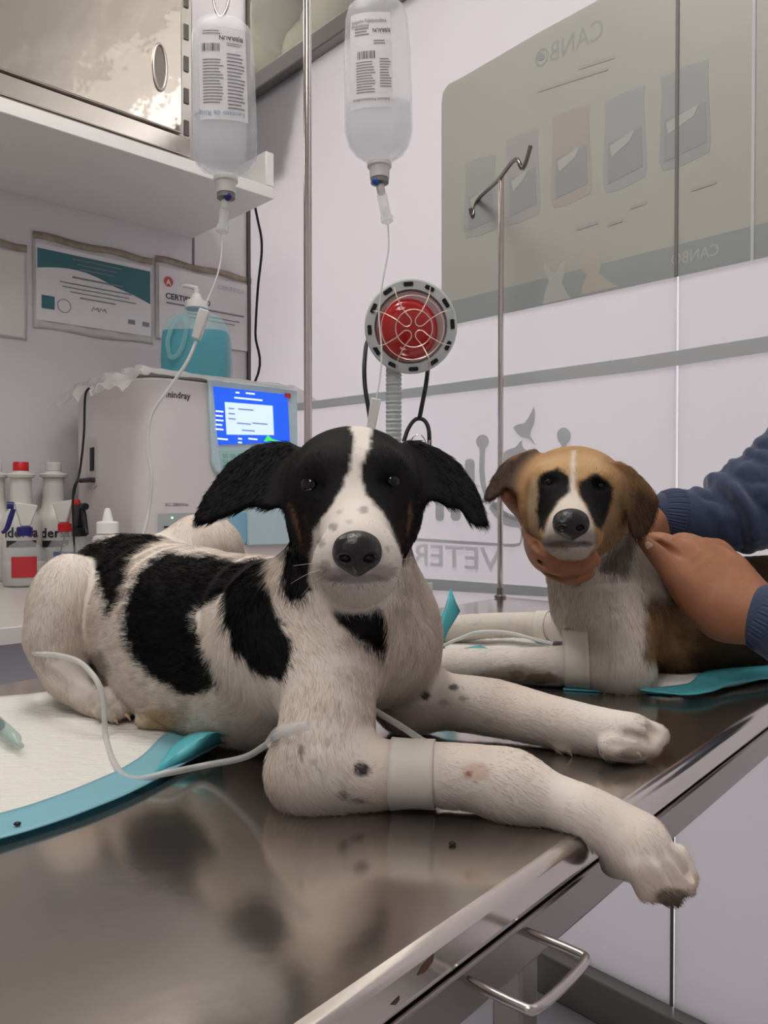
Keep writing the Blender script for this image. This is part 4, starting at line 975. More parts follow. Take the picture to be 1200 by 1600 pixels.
# ------------------------------------------------------------------ dogs
m_coat = mat('dog coat', (220, 210, 198), .75, attr='coat', spec=.25)
m_furm = mat('dog fur', (220, 210, 198), .65, attr='coat', spec=.15, transl=.35)
m_eye = mat('dark eye', (13, 10, 9), .12)
m_nose = mat('wet nose', (30, 28, 30), .32, bump=.12, bscale=260)
m_claw = mat('claw horn', (196, 170, 146), .35)
m_tapeb = mat('medical tape', (222, 216, 204), .55, bump=.1, bscale=60)
def C(r, g, b): return lin((r, g, b))
def mixc(c, col, w): return c + (np.asarray(col) - c) * w[:, None]
def settle(v, h=.0006):
    t = (v - TA) @ TE; o = (v - TA) @ TW
    inside = (t > TL0) & (t < TL1) & (o > 0.000) & (o < TWD) & (v[:, 2] < TZ + h) & (v[:, 2] > TZ - .05)
    v = v.copy(); v[inside, 2] = TZ + h; return v
def patch(px, py, poly, soft, jx): return 1 - ss(poly_sd(px, py, poly) + jx, -soft, soft)
def dot(px, py, x, y, rx, ry, jx=0): return 1 - ss(np.hypot((px - x) / rx, (py - y) / ry) + jx, .7, 1.15)
def fdir(a, b): return P(*b) - P(*a)
def surface_hit(v, f_n, px, py, off=0):      # nearest surface vertex along a pixel's ray
    x, y, d = project(v); m = np.hypot(x - px, y - py); i = np.where(m < 7)[0]
    if len(i) == 0: i = np.argsort(m)[:5]
    return v[i[np.argmin(d[i])]]
# ---- black and white dog
B1 = Body()
back = fdir((560, 950, .58), (200, 900, .82))        # from chest to rump
down = np.array([0, 0, -1.0])
B1.chain([(560, 985, .60, 92), (480, 985, .625, 112), (390, 997, .675, 130), (300, 990, .73, 136), (240, 955, .775, 112), (195, 930, .815, 96)], k=.03, grp='body', flow=back)
B1.chain([(285, 1070, .69, 56), (330, 1078, .672, 64), (390, 1085, .635, 76), (440, 1075, .605, 84)], k=.04, grp='body', flow=-back * -1)
B1.ell(106, 955, .745, (61, 90, 60), k=.010, grp='hind', flow=down, rot=-.06)
B1.chain([(82, 1000, .738, 38), (90, 1035, .733, 32), (108, 1064, .726, 27)], k=.014, grp='hind')
B1.chain([(104, 1060, .727, 28), (136, 1090, .714, 24), (174, 1104, .70, 23)], k=.010, grp='hindpaw')
for x, y, d_, r in ((192, 1108, .690, 15), (178, 1116, .686, 14), (162, 1112, .69, 14), (203, 1104, .695, 12)): B1.ell(x, y, d_, (r, r * .9, r), k=.003, grp='hindpaw', flow=fdir((150, 1080, .71), (200, 1115, .69)))
B1.chain([(142, 1025, .77, 26), (160, 1060, .752, 22), (176, 1095, .728, 16)], k=.008, grp='inner')
B1.ell(246, 1124, .672, (34, 15, 22), k=.008, grp='hindpaw', flow=fdir((220, 1120, .68), (280, 1130, .66)))
B1.chain([(235, 915, .86, 62), (316, 862, .875, 56)], k=.03, grp='far', flow=down)
B1.ell(318, 862, .87, (58, 54, 54), k=.015, grp='far', flow=(.4, 0, -1))
# shoulder and near foreleg
B1.ell(415, 1000, .59, (62, 88, 50), k=.035, grp='body', flow=(.25, .1, -1))
B1.chain([(470, 1010, .575, 80), (512, 1085, .54, 74), (500, 1180, .518, 72)], k=.03, grp='arm')
B1.ell(476, 1212, .512, (56, 54, 50), k=.015, grp='arm', flow=(.6, 0, -1))
B1.chain([(500, 1205, .512, 62), (560, 1210, .509, 56), (640, 1208, .505, 48), (740, 1214, .497, 50), (800, 1228, .491, 47)], k=.016, grp='leg')
B1.chain([(800, 1228, .491, 47), (860, 1250, .483, 42), (935, 1280, .472, 43), (990, 1318, .462, 49)], k=.016, grp='leg')
B1.ell(1000, 1326, .461, (50, 44, 44), k=.010, grp='paw', flow=fdir((935, 1280, .472), (1050, 1380, .452)), rot=-.7)
pf = fdir((990, 1318, .462), (1050, 1392, .448))
for a, b in (((1042, 1345, .452, 26), (1066, 1378, .449, 21)), ((1022, 1355, .446, 26), (1044, 1390, .444, 24)), ((1000, 1352, .447, 24), (1012, 1386, .447, 22)), ((1056, 1340, .462, 22), (1074, 1366, .459, 17))):
    B1.chain([a, b], k=.003, grp='paw', flow=pf)
for a, b in (((1032, 1340, .4405), (1060, 1386, .4395)), ((1008, 1346, .4375), (1030, 1396, .4350)), ((1054, 1336, .446), (1074, 1368, .447))):
    B1.cone(P(*a), P(*b), .0020, .0030, k=.004, sub=True)
B1.ell(958, 1352, .468, (20, 18, 18), k=.008, grp='pad', flow=pf)
# far foreleg
B1.ell(608, 1005, .655, (66, 76, 50), k=.035, grp='chest', flow=(.25, 0, -1))
B1.chain([(610, 1010, .66, 62), (632, 1075, .668, 52), (640, 1092, .668, 46)], k=.03, grp='arm')
B1.chain([(635, 1095, .668, 46), (700, 1096, .66, 43), (772, 1105, .648, 44), (850, 1124, .63, 40), (930, 1143, .612, 39), (985, 1152, .60, 38)], k=.016, grp='farleg')
pf2 = fdir((930, 1143, .612), (1020, 1160, .598))
for a, b in (((985, 1140, .602, 24), (1020, 1150, .603, 22)), ((975, 1158, .594, 22), (1012, 1166, .594, 19)), ((955, 1168, .588, 20), (990, 1174, .588, 16)), ((1000, 1138, .61, 18), (1028, 1146, .612, 15))):
    B1.chain([a, b], k=.003, grp='farpaw', flow=pf2)
for a, b in (((980, 1147, .586), (1018, 1158, .584)), ((958, 1163, .579), (1004, 1172, .578)), ((992, 1136, .592), (1028, 1146, .592))):
    B1.cone(P(*a), P(*b), .0022, .0034, k=.005, sub=True)
B1.ell(880, 1168, .612, (14, 8, 10), k=.006, grp='farpaw', flow=pf2)
# chest, neck
B1.ell(590, 985, .615, (84, 92, 60), k=.04, grp='chest', flow=(.2, -.1, -1))
B1.chain([(530, 965, .605, 96), (545, 880, .59, 88), (553, 800, .58, 84)], k=.04, grp='neck', flow=(.15, -.1, -1))
# head
hb = lambda a, b: fdir(b, a)
hf = fdir((560, 866, .455), (553, 700, .56))          # hair runs from the nose up and back
B1.ell(552, 750, .565, (101, 84, 92), k=.02, grp='head', flow=hf)
B1.ell(510, 735, .528, (34, 26, 24), k=.02, grp='head', flow=hf); B1.ell(596, 733, .528, (34, 26, 24), k=.02, grp='head', flow=hf)
B1.ell(490, 810, .548, (34, 52, 50), k=.025, grp='head', flow=(-.3, .6, -.6)); B1.ell(620, 806, .548, (32, 50, 50), k=.025, grp='head', flow=(.3, .6, -.6))
B1.chain([(555, 788, .535, 66), (558, 830, .505, 56), (559, 858, .472, 50)], k=.02, grp='head', flow=hf)
B1.ell(558, 862, .468, (50, 34, 34), k=.012, grp='head', flow=hf)
B1.ell(525, 882, .474, (35, 31, 38), k=.012, grp='head', flow=(-.5, .7, -.3)); B1.ell(590, 880, .474, (33, 31, 38), k=.012, grp='head', flow=(.5, .7, -.3))
B1.ell(560, 903, .476, (44, 25, 34), k=.010, grp='head', flow=(0, .6, -.6))
B1.chain([(561, 900, .49, 44), (556, 880, .54, 60)], k=.02, grp='head', flow=(0, .8, -.4))
for a, b in (((510, 906, .4525), (536, 911, .4415)), ((536, 911, .4415), (561, 913, .4385)), ((561, 913, .4385), (586, 910, .4415)), ((586, 910, .4415), (611, 902, .4525))):
    B1.cone(P(*a), P(*b), .0016, .0016, k=.003, sub=True)
B1.ell(487, 757, .511, (19, 14, 18), k=.004, sub=True); B1.ell(612, 752, .511, (19, 14, 18), k=.004, sub=True)
e1 = [(452, 690), (430, 690), (402, 695), (378, 708), (358, 722), (340, 745), (324, 768), (310, 795), (304, 812), (310, 820), (324, 819), (345, 810), (366, 803), (385, 794), (402, 791), (412, 796), (424, 796), (440, 788), (462, 776), (480, 740), (470, 700)]
B1.flap(e1, .572, -.00012, -.0003, 440, 740, .0052, k=.010, grp='ear', flow=fdir((450, 720, .57), (320, 810, .55)))
e2 = [(632, 688), (655, 688), (676, 697), (698, 708), (718, 724), (734, 746), (748, 772), (757, 796), (762, 816), (757, 824), (745, 823), (732, 815), (722, 800), (714, 793), (700, 795), (690, 786), (672, 780), (650, 784), (636, 770), (624, 730)]
B1.flap(e2, .568, .0001, -.0003, 650, 740, .0052, k=.010, grp='ear', flow=fdir((650, 710, .57), (752, 815, .55)))
v1, f1_ = B1.mesh(.0022); v1 = settle(v1); n1 = vnormals(v1, f1_)
WH1, BK1, TAN1, PNK = C(229, 220, 210), C(10, 9, 10), C(122, 90, 68), C(196, 160, 146)
rump = [(115, 868), (142, 850), (188, 834), (230, 832), (266, 842), (232, 852), (205, 872), (196, 906), (188, 937), (170, 966), (164, 941), (153, 899), (128, 868)]
saddle = [(262, 862), (318, 868), (376, 876), (420, 874), (416, 906), (429, 956), (452, 995), (457, 1029), (441, 1064), (414, 1056), (387, 1044), (360, 1010), (349, 972), (350, 926), (303, 964), (316, 1010), (334, 1046), (346, 1066), (310, 1086), (288, 1087), (264, 1071), (238, 1056), (215, 1033), (199, 1002), (195, 972), (199, 933), (214, 903), (236, 878)]
blaze = [(546, 640), (584, 640), (581, 672), (576, 700), (564, 724), (561, 744), (574, 772), (594, 798), (612, 826), (624, 858), (640, 900), (620, 960), (500, 960), (482, 905), (484, 868), (490, 832), (511, 800), (530, 772), (545, 734), (552, 700), (549, 664)]
neckb = [(440, 760), (446, 856), (440, 920), (452, 938), (472, 936), (500, 916), (515, 936), (528, 972), (556, 992), (588, 1014), (606, 1022), (605, 984), (597, 956), (580, 930), (600, 900), (640, 860), (640, 780)]
def coat1(X, g):
    px, py, d = project(X); G = lambda *k: sum(g.get(q, 0) for q in k)
    jn = noise3(X, 130, 5) * 4.5 + noise3(X, 420, 6) * 3.0
    c = np.tile(WH1, (len(X), 1))
    c *= (1 + .07 * noise3(X, 45, 9))[:, None]
    body = G('body') > .3
    warm = np.clip(noise3(X, 30, 21) * .6 + .25, 0, 1) * .4 + np.clip(noise3(X, 260, 22), 0, 1) * .12
    c = mixc(c, C(206, 180, 158), warm)
    hindish = (px < 175) & (py > 880) & (d < .8)
    c = mixc(c, PNK, .3 * dot(px, py, 120, 985, 40, 50))
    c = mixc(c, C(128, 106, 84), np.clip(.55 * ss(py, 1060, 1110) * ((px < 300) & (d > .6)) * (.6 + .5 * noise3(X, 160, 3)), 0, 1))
    c = mixc(c, BK1, patch(px, py, rump, 4, jn) * (1 - ss(G('hind', 'hindpaw', 'far', 'arm', 'leg', 'head', 'ear'), .3, .6)))
    c = mixc(c, BK1, patch(px, py, saddle, 4, jn) * (1 - ss(G('hind', 'hindpaw', 'far', 'leg', 'head', 'ear', 'farleg'), .3, .6)))
    c = mixc(c, BK1, patch(px, py, neckb, 4, jn) * (1 - ss(G('leg', 'farleg', 'ear'), .3, .6)))
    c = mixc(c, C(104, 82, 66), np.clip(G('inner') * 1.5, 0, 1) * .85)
    # head: black with a white blaze and muzzle
    h = G('head', 'ear'); bl = patch(px, py, blaze, 3.5, jn * .6) * (d < .62)
    hc = np.tile(BK1, (len(X), 1)); hc = mixc(hc, WH1 * .98, bl)
    for (x, y, rx, ry, a) in ((521, 824, 8, 8, .6), (502, 848, 7, 7, .5), (568, 796, 8, 7, .55), (530, 800, 5, 4, .3), (508, 884, 9, 9, .45), (606, 858, 4, 4, .4), (545, 815, 4, 4, .3)):
        hc = mixc(hc, C(92, 88, 92), a * dot(px, py, x, y, rx, ry, jn * .04))
    hc = mixc(hc, C(60, 54, 56), .55 * dot(px, py, 558, 904, 50, 8, jn * .03)); hc = mixc(hc, C(120, 104, 104), .5 * dot(px, py, 520, 898, 26, 12)); hc = mixc(hc, C(120, 104, 104), .5 * dot(px, py, 600, 894, 22, 12))
    hc = mixc(hc, TAN1, .8 * patch(px, py, [(451, 788), (457, 790), (466, 815), (474, 850), (470, 852), (460, 822)], 3, jn * .4)); hc = mixc(hc, TAN1, .7 * patch(px, py, [(643, 782), (638, 786), (636, 812), (634, 838), (638, 838), (644, 810)], 2.5, jn * .4))
    hc = mixc(hc, C(58, 40, 32), .5 * patch(px, py, [(476, 800), (492, 850), (484, 880), (466, 850)], 5, jn)); hc = mixc(hc, C(58, 40, 32), .5 * patch(px, py, [(632, 800), (638, 850), (626, 856), (618, 820)], 5, jn))
    w = np.clip((h - .35) / .3, 0, 1); c = c * (1 - w)[:, None] + hc * w[:, None]
    # spots on the forelegs
    for (x, y, rx, ry, a) in ((565, 1203, 15, 13, .95), (470, 1172, 6, 10, .7), (535, 1243, 9, 8, .6), (560, 1251, 11, 5, .6), (490, 1190, 8, 6, .3), (452, 1186, 5, 5, .3), (510, 1160, 9, 9, .25)):
        c = mixc(c, C(40, 38, 42), a * dot(px, py, x, y, rx, ry, jn * .03) * (d < .57))
    c = mixc(c, C(66, 50, 42), .55 * dot(px, py, 156, 1046, 18, 30, jn * .05)); c = mixc(c, C(186, 160, 116), .6 * dot(px, py, 252, 1126, 40, 20))  # first dot: fur shade and dirt painted into the gap beside the hind thigh
    c = mixc(c, C(150, 34, 24) * .7, .85 * dot(px, py, 732, 1211, 7, 6) * (d < .53)); c = mixc(c, C(186, 130, 108), .4 * dot(px, py, 745, 1206, 24, 16) * (d < .53))
    for (x, y, rx, ry, a) in ((664, 1086, 8, 8, .9), (708, 1074, 9, 6, .85), (692, 1098, 9, 6, .4), (722, 1092, 6, 5, .5), (760, 1128, 10, 5, .25)):
        c = mixc(c, C(38, 34, 36), a * dot(px, py, x, y, rx, ry, jn * .03) * (d > .57) * (d < .72))
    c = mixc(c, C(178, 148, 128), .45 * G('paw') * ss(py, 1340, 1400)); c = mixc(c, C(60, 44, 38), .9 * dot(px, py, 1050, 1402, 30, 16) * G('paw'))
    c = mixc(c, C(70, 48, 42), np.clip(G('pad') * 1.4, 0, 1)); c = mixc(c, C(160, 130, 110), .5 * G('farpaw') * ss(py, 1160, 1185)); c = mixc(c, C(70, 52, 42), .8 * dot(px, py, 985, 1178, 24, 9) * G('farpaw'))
    return np.clip(c, 0, 1)
d1 = thing('dog', 'black and white puppy lying on the steel table with a taped foreleg', 'dog', T(420, 1200))
g1, _ = B1.weights(v1)
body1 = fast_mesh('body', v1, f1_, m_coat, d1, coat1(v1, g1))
band_a, band_b = P(612, 1208, .5065), P(680, 1210, .5025)
def on_band(X, a, b, r, ext=.0):
    ba = b - a; t = ((X - a) @ ba) / (ba @ ba); return (t > -ext) & (t < 1 + ext) & (np.linalg.norm(X - a - np.outer(t, ba), axis=1) < r)
def len1(X, g):
    G = lambda *k: sum(g.get(q, 0) for q in k); px, py, d = project(X)
    L = .0105 * G('body') + .009 * G('chest') + .011 * G('neck') + .0048 * G('head') + .007 * G('ear') + .0075 * G('arm') + .0058 * G('leg', 'farleg') + .0048 * G('paw', 'farpaw') + .007 * G('hind', 'far') + .005 * G('hindpaw')
    L = L * (1 - .85 * dot(px, py, 558, 866, 44, 40) * (d < .50))
    return L
def keep1(X):
    px, py, d = project(X); k = ~on_band(X, band_a, band_b, .04)
    for (x, y) in ((487, 757), (612, 752)): k &= ~((np.hypot((px - x) / 1.15, py - y) < 19) & (d < .56))
    k &= ~((np.hypot((px - 558) / 1.12, py - 866) < 34) & (d < .47))
    return k
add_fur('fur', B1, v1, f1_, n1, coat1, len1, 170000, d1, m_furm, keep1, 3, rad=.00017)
def eye(body_v, px, py, d, r_px, parent):
    k = d / FPX; c = P(px, py, d); fw = CAM - c; fw /= np.linalg.norm(fw); x = np.cross(Z, fw); x /= np.linalg.norm(x); y = np.cross(fw, x)
    e = MB().ball(c, r_px * k, n=28).build('eye', m_eye, parent)
    MB().ball(c + fw * r_px * k * .28, (r_px * k * .80, r_px * k * .80, r_px * k * .80), n=24).build('iris', mat('brown iris', (30, 19, 14), .1), e)
    MB().ball(c + fw * r_px * k * .42, r_px * k * .69, n=24).build('pupil', mat('pupil', (4, 4, 5), .06), e)
for x, y in ((487, 758), (612, 753)): eye(v1, x, y, .5245, 18, d1)
# nose
def nose(px, py, d, rx, ry, rz, parent, poly):
    nb = Body(); 
    nb.ell(px, py, d, (rx, ry, rz), k=.006); nb.ell(px, py - ry * .35, d + .001, (rx * .96, ry * .66, rz), k=.006)
    nb.ell(px - rx * .52, py + ry * .12, d - .001, (rx * .50, ry * .55, rz * .95), k=.004); nb.ell(px + rx * .52, py + ry * .12, d - .001, (rx * .50, ry * .55, rz * .95), k=.004)
    nb.ell(px, py + ry * .62, d, (rx * .34, ry * .52, rz * .9), k=.005)
    fr = d - rz * d / FPX
    nb.ell(px - rx * .56, py + ry * .28, fr + .0018, (rx * .26, ry * .20, rz * .30), k=.003, sub=True); nb.ell(px + rx * .56, py + ry * .28, fr + .0018, (rx * .26, ry * .20, rz * .30), k=.003, sub=True)
    nb.cone(P(px, py + ry * .1, fr - .0012), P(px, py + ry * 1.05, fr + .0008), .0006, .0008, k=.002, sub=True)
    v, f = nb.mesh(.0007, 2, .004); return fast_mesh('nose', v, f, m_nose, parent)
nose(558, 864, .4515, 35, 31, 29, d1, None)
# claws
def claw(px, py, d, dx, dy, L, r, parent, dark=False):
    a = P(px, py, d); b = P(px + dx, py + dy, d - .001)
    MB().tube([a, a * .5 + b * .5 + Z * .001, b], [r, r * .75, .0003], 8, 4).build('claw', mat('dark claw', (58, 44, 40), .35) if dark else m_claw, parent)
for q in ((1076, 1372, .452, 15, 8), (1070, 1384, .447, 10, 12), (1052, 1405, .441, 8, 14), (1018, 1398, .444, 2, 16)): claw(*q, 0, .0024, d1, dark=q[0] == 1052)
for q in ((1034, 1150, .600, 8, 4), (1022, 1168, .590, 8, 8), (994, 1176, .583, 8, 8), (886, 1172, .607, 8, 10)): claw(*q, 0, .002, d1)
for q in ((196, 1116, .683, 8, 10), (180, 1124, .68, 4, 8)): claw(*q, 0, .002, d1)
# tape
def bandage(a, b, body, parent, name='tape_bandage', off=.0012, rmax=.05, n=40, rings=9, label=None, maxr=None):
    ax = b - a; L_ = np.linalg.norm(ax); ax /= L_; x, y, _ = frame_for(ax); G = np.zeros((rings, n, 3)); R = []
    vv_ = body[0]; w = vv_ - a; t = w @ ax; sel = (t > -.006) & (t < L_ + .006); w = w[sel]; t = t[sel]; rad = w - np.outer(t, ax); rr = np.linalg.norm(rad, axis=1); ang = np.arctan2(rad @ y, rad @ x)
    ok = rr < rmax; t, rr, ang = t[ok], rr[ok], ang[ok]
    for i in range(rings):
        tt = L_ * i / (rings - 1)
        for j in range(n):
            th = -math.pi + 2 * math.pi * j / n; da = np.abs((ang - th + math.pi) % (2 * math.pi) - math.pi)
            wgt = np.exp(-(da / .16) ** 2 - ((t - tt) / .005) ** 2) + 1e-9; r = (wgt * rr).sum() / wgt.sum() + off
            p = a + ax * tt + (x * math.cos(th) + y * math.sin(th)) * r
            G[i, j] = p
    o = MB().loft(G).build(name, m_tapeb, parent, solid=.0012)
    return o
bandage(band_a, band_b, (v1,), d1)
# whiskers
wm = mat('whisker', (206, 196, 186), .4)
for (x, y, dx, dy) in ((500, 880, -42, 4), (504, 890, -50, 22), (510, 898, -40, 34), (616, 876, 30, -6), (618, 886, 34, 10), (612, 896, 30, 24)):
    MB().tube([P(x, y, .462), P(x + dx * .5, y + dy * .35, .462), P(x + dx, y + dy, .468)], [.00018, .00014, .00006], 5, 5).build('whisker', wm, d1)

# ---- brown dog
B2 = Body()
hf2 = fdir((892, 818, .70), (896, 705, .80))
B2.ell(895, 765, .80, (82, 68, 74), k=.02, grp='head', flow=hf2)
B2.ell(858, 752, .762, (30, 22, 20), k=.02, grp='head', flow=hf2); B2.ell(934, 756, .762, (30, 22, 20), k=.02, grp='head', flow=hf2)
B2.ell(850, 800, .79, (32, 40, 40), k=.025, grp='head', flow=(-.3, .6, -.6)); B2.ell(944, 802, .79, (36, 40, 40), k=.025, grp='head', flow=(.3, .6, -.6))
B2.chain([(893, 790, .770, 50), (893, 815, .735, 40), (892, 824, .715, 36)], k=.02, grp='head', flow=hf2)
B2.ell(872, 836, .728, (28, 23, 28), k=.012, grp='head', flow=(-.5, .7, -.3)); B2.ell(913, 836, .728, (27, 23, 28), k=.012, grp='head', flow=(.5, .7, -.3))
B2.ell(889, 849, .732, (32, 15, 24), k=.010, grp='head', flow=(0, .6, -.6))
B2.chain([(892, 840, .75, 34), (900, 820, .79, 50)], k=.02, grp='head', flow=(0, .8, -.4))
for a, b in (((858, 848, .711), (874, 851, .7035)), ((874, 851, .7035), (890, 852, .7015)), ((890, 852, .7015), (908, 849, .7045)), ((908, 849, .7045), (922, 843, .714))):
    B2.cone(P(*a), P(*b), .0016, .0016, k=.003, sub=True)
B2.ell(857, 752, .7455, (15, 9, 12), k=.004, sub=True); B2.ell(938, 758, .7455, (15, 9, 12), k=.004, sub=True)
q1e = [(838, 700), (818, 706), (798, 714), (782, 728), (770, 745), (761, 764), (756, 778), (760, 785), (768, 783), (780, 775), (790, 764), (802, 768), (816, 772), (828, 768), (840, 750), (848, 720)]
B2.flap(q1e, .805, -.0002, -.0004, 830, 740, .006, k=.010, grp='ear', flow=fdir((835, 715, .80), (762, 775, .80)))
q2e = [(950, 722), (966, 720), (984, 728), (1000, 742), (1016, 760), (1027, 774), (1028, 790), (1022, 812), (1012, 830), (1001, 842), (992, 842), (985, 830), (980, 808), (976, 785), (968, 762), (956, 745)]
B2.flap(q2e, .766, .00024, -.0002, 980, 770, .0055, k=.003, grp='earr', flow=fdir((965, 725, .80), (1000, 835, .79)))
B2.chain([(912, 820, .845, 62), (930, 890, .865, 74), (938, 940, .86, 76), (955, 1000, .835, 60)], k=.035, grp='neck', flow=(.1, -.1, -1))
B2.chain([(958, 965, .845, 58), (966, 1005, .826, 53), (970, 1040, .815, 47)], k=.012, grp='arm')
B2.ell(981, 1050, .815, (38, 33, 36), k=.015, grp='arm', flow=(.3, 0, -1))
B2.chain([(962, 1044, .82, 34), (900, 1040, .826, 32), (840, 1040, .836, 29), (780, 1040, .846, 26), (735, 1040, .853, 27), (690, 1042, .86, 28)], k=.014, grp='leg')
B2.ell(670, 1045, .865, (32, 24, 26), k=.012, grp='leg', flow=(-1, 0, 0))
B2.chain([(915, 985, .93, 40), (862, 978, 1.0, 22), (800, 976, 1.04, 19), (740, 979, 1.055, 20), (700, 984, 1.06, 21)], k=.016, grp='farleg')
B2.chain([(990, 955, .90, 72), (1060, 965, .945, 84), (1130, 965, .98, 90), (1200, 962, 1.02, 93), (1310, 962, 1.08, 96)], k=.05, grp='body')
B2.chain([(1040, 1010, .90, 46), (1120, 1015, .93, 48), (1230, 1010, .97, 50)], k=.04, grp='body')
v2, f2_ = B2.mesh(.0026); v2 = settle(v2, .0010); n2 = vnormals(v2, f2_)
WH2, TN2, DK2, BK2, BR2 = C(222, 213, 203), C(178, 140, 96), C(58, 46, 40), C(12, 11, 12), C(96, 74, 54)
muz2 = [(893, 705), (899, 705), (898, 740), (899, 764), (906, 776), (918, 796), (928, 820), (930, 852), (915, 875), (865, 875), (846, 850), (850, 832), (860, 804), (874, 782), (888, 768), (892, 740)]
pl2 = [(838, 752), (846, 742), (866, 732), (872, 730), (880, 740), (888, 745), (891, 766), (872, 783), (858, 806), (850, 830), (842, 826), (838, 796), (841, 770)]
pr2 = [(903, 752), (918, 744), (934, 740), (946, 748), (958, 760), (956, 780), (946, 812), (940, 830), (930, 822), (918, 794), (904, 772)]
ruff = [(962, 800), (988, 806), (990, 850), (984, 880), (976, 902), (955, 896), (936, 888), (940, 868), (955, 850)]
tanp = [(1000, 980), (1010, 960), (1040, 945), (1070, 945), (1090, 970), (1085, 1010), (1060, 1040), (1010, 1030)]
def coat2(X, g):
    px, py, d = project(X); G = lambda *k: sum(g.get(q, 0) for q in k); jn = noise3(X, 110, 5) * 3.2 + noise3(X, 380, 6) * 2.2
    c = np.tile(WH2, (len(X), 1)) * (1 + .06 * noise3(X, 45, 9))[:, None]
    bw = np.maximum(np.clip(G('body') * 1.6 - .35 + .002 * jn, 0, 1) * ss(px + jn * 2, 990, 1012), ss(px + jn * 2, 1000, 1016) * ss(py, 915, 945) * (1 - ss(py, 1026, 1044)) * (1 - G('head', 'earr')))
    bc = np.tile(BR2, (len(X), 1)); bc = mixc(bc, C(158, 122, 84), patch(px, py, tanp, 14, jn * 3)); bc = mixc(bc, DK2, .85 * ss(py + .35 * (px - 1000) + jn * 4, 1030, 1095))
    bc = bc * (1 + .25 * noise3(X, 200, 14))[:, None]
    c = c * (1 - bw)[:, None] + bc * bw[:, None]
    c = mixc(c, C(74, 62, 52), .8 * patch(px, py, ruff, 5, jn * 2) * G('neck'))
    c = mixc(c, C(112, 92, 70), np.clip(.5 * dot(px, py, 800, 1055, 60, 16, jn * .05) + .75 * dot(px, py, 808, 1054, 12, 7, jn * .05) + .75 * dot(px, py, 850, 1060, 30, 8, jn * .05), 0, .8) * G('leg'))
    h = G('head', 'ear', 'earr'); hc = np.tile(TN2, (len(X), 1)) * (1 + .12 * noise3(X, 90, 4))[:, None]
    hc = mixc(hc, C(206, 172, 128), .6 * dot(px, py, 895, 728, 60, 22)); hc = mixc(hc, C(212, 190, 158), .75 * dot(px, py, 836, 795, 12, 50)); hc = mixc(hc, C(150, 122, 96), .6 * dot(px, py, 958, 815, 22, 50))
    hc = mixc(hc, WH2, .9 * patch(px, py, muz2, 3, jn * .5)); hc = mixc(hc, BK2, patch(px, py, pl2, 3.5, jn * .6)); hc = mixc(hc, BK2, patch(px, py, pr2, 3.5, jn * .6))
    hc = mixc(hc, C(64, 58, 58), .75 * dot(px, py, 890, 850, 42, 6)); hc = mixc(hc, C(96, 88, 84), .5 * dot(px, py, 866, 846, 22, 12, jn * .05)); hc = mixc(hc, C(96, 88, 84), .5 * dot(px, py, 918, 840, 16, 14, jn * .05))
    ew = np.clip(G('ear') * 1.4 - .2, 0, 1); ec = np.tile(C(72, 56, 48), (len(X), 1)); ec = mixc(ec, C(150, 112, 74), ss(-(py + .45 * (px - 800)) + jn, -722, -708)); hc = hc * (1 - ew)[:, None] + ec * ew[:, None]
    ew = np.clip(G('earr') * 1.4 - .2, 0, 1); ec = np.tile(C(72, 54, 40), (len(X), 1)); ec = mixc(ec, C(132, 100, 66), .8 * ss(-(py - .6 * (px - 980)) + jn, -760, -745)); hc = hc * (1 - ew)[:, None] + ec * ew[:, None]
    w = np.clip((h - .35) / .3, 0, 1); c = c * (1 - w)[:, None] + hc * w[:, None]
    return np.clip(c, 0, 1)
d2 = thing('dog', 'brown and white puppy behind, its chin held by a hand', 'dog', T(985, 1078))
g2, _ = B2.weights(v2)
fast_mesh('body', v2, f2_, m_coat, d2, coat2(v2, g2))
b2a, b2b = P(881, 1041, .829), P(920, 1041, .8235); b3a, b3b = P(838, 977, 1.013), P(860, 978, 1.002)
def len2(X, g):
    G = lambda *k: sum(g.get(q, 0) for q in k); px, py, d = project(X)
    L = .014 * G('body') + .011 * G('neck') + .0055 * G('head') + .007 * G('ear') + .009 * G('earr') + .009 * G('arm') + .0065 * G('leg', 'farleg'); return L * (1 - .8 * dot(px, py, 892, 822, 30, 26) * (d < .74))
def keep2(X):
    px, py, d = project(X); k = ~(on_band(X, b2a, b2b, .04) | on_band(X, b3a, b3b, .03))
    for (x, y) in ((857, 752), (938, 758)): k &= ~((np.hypot((px - x) / 1.5, py - y) < 8) & (d < .78))
    k &= ~((np.hypot((px - 892) / 1.15, py - 818) < 20) & (d < .72)); return k
add_fur('fur', B2, v2, f2_, n2, coat2, len2, 90000, d2, m_furm, keep2, 5, rad=.00017)
for x, y in ((857, 753), (938, 759)): eye(v2, x, y, .7575, 11, d2)
nose(892, 819, .6985, 26, 22, 22, d2, None)
bandage(b2a, b2b, (v2,), d2); bandage(b3a, b3b, (v2,), d2)
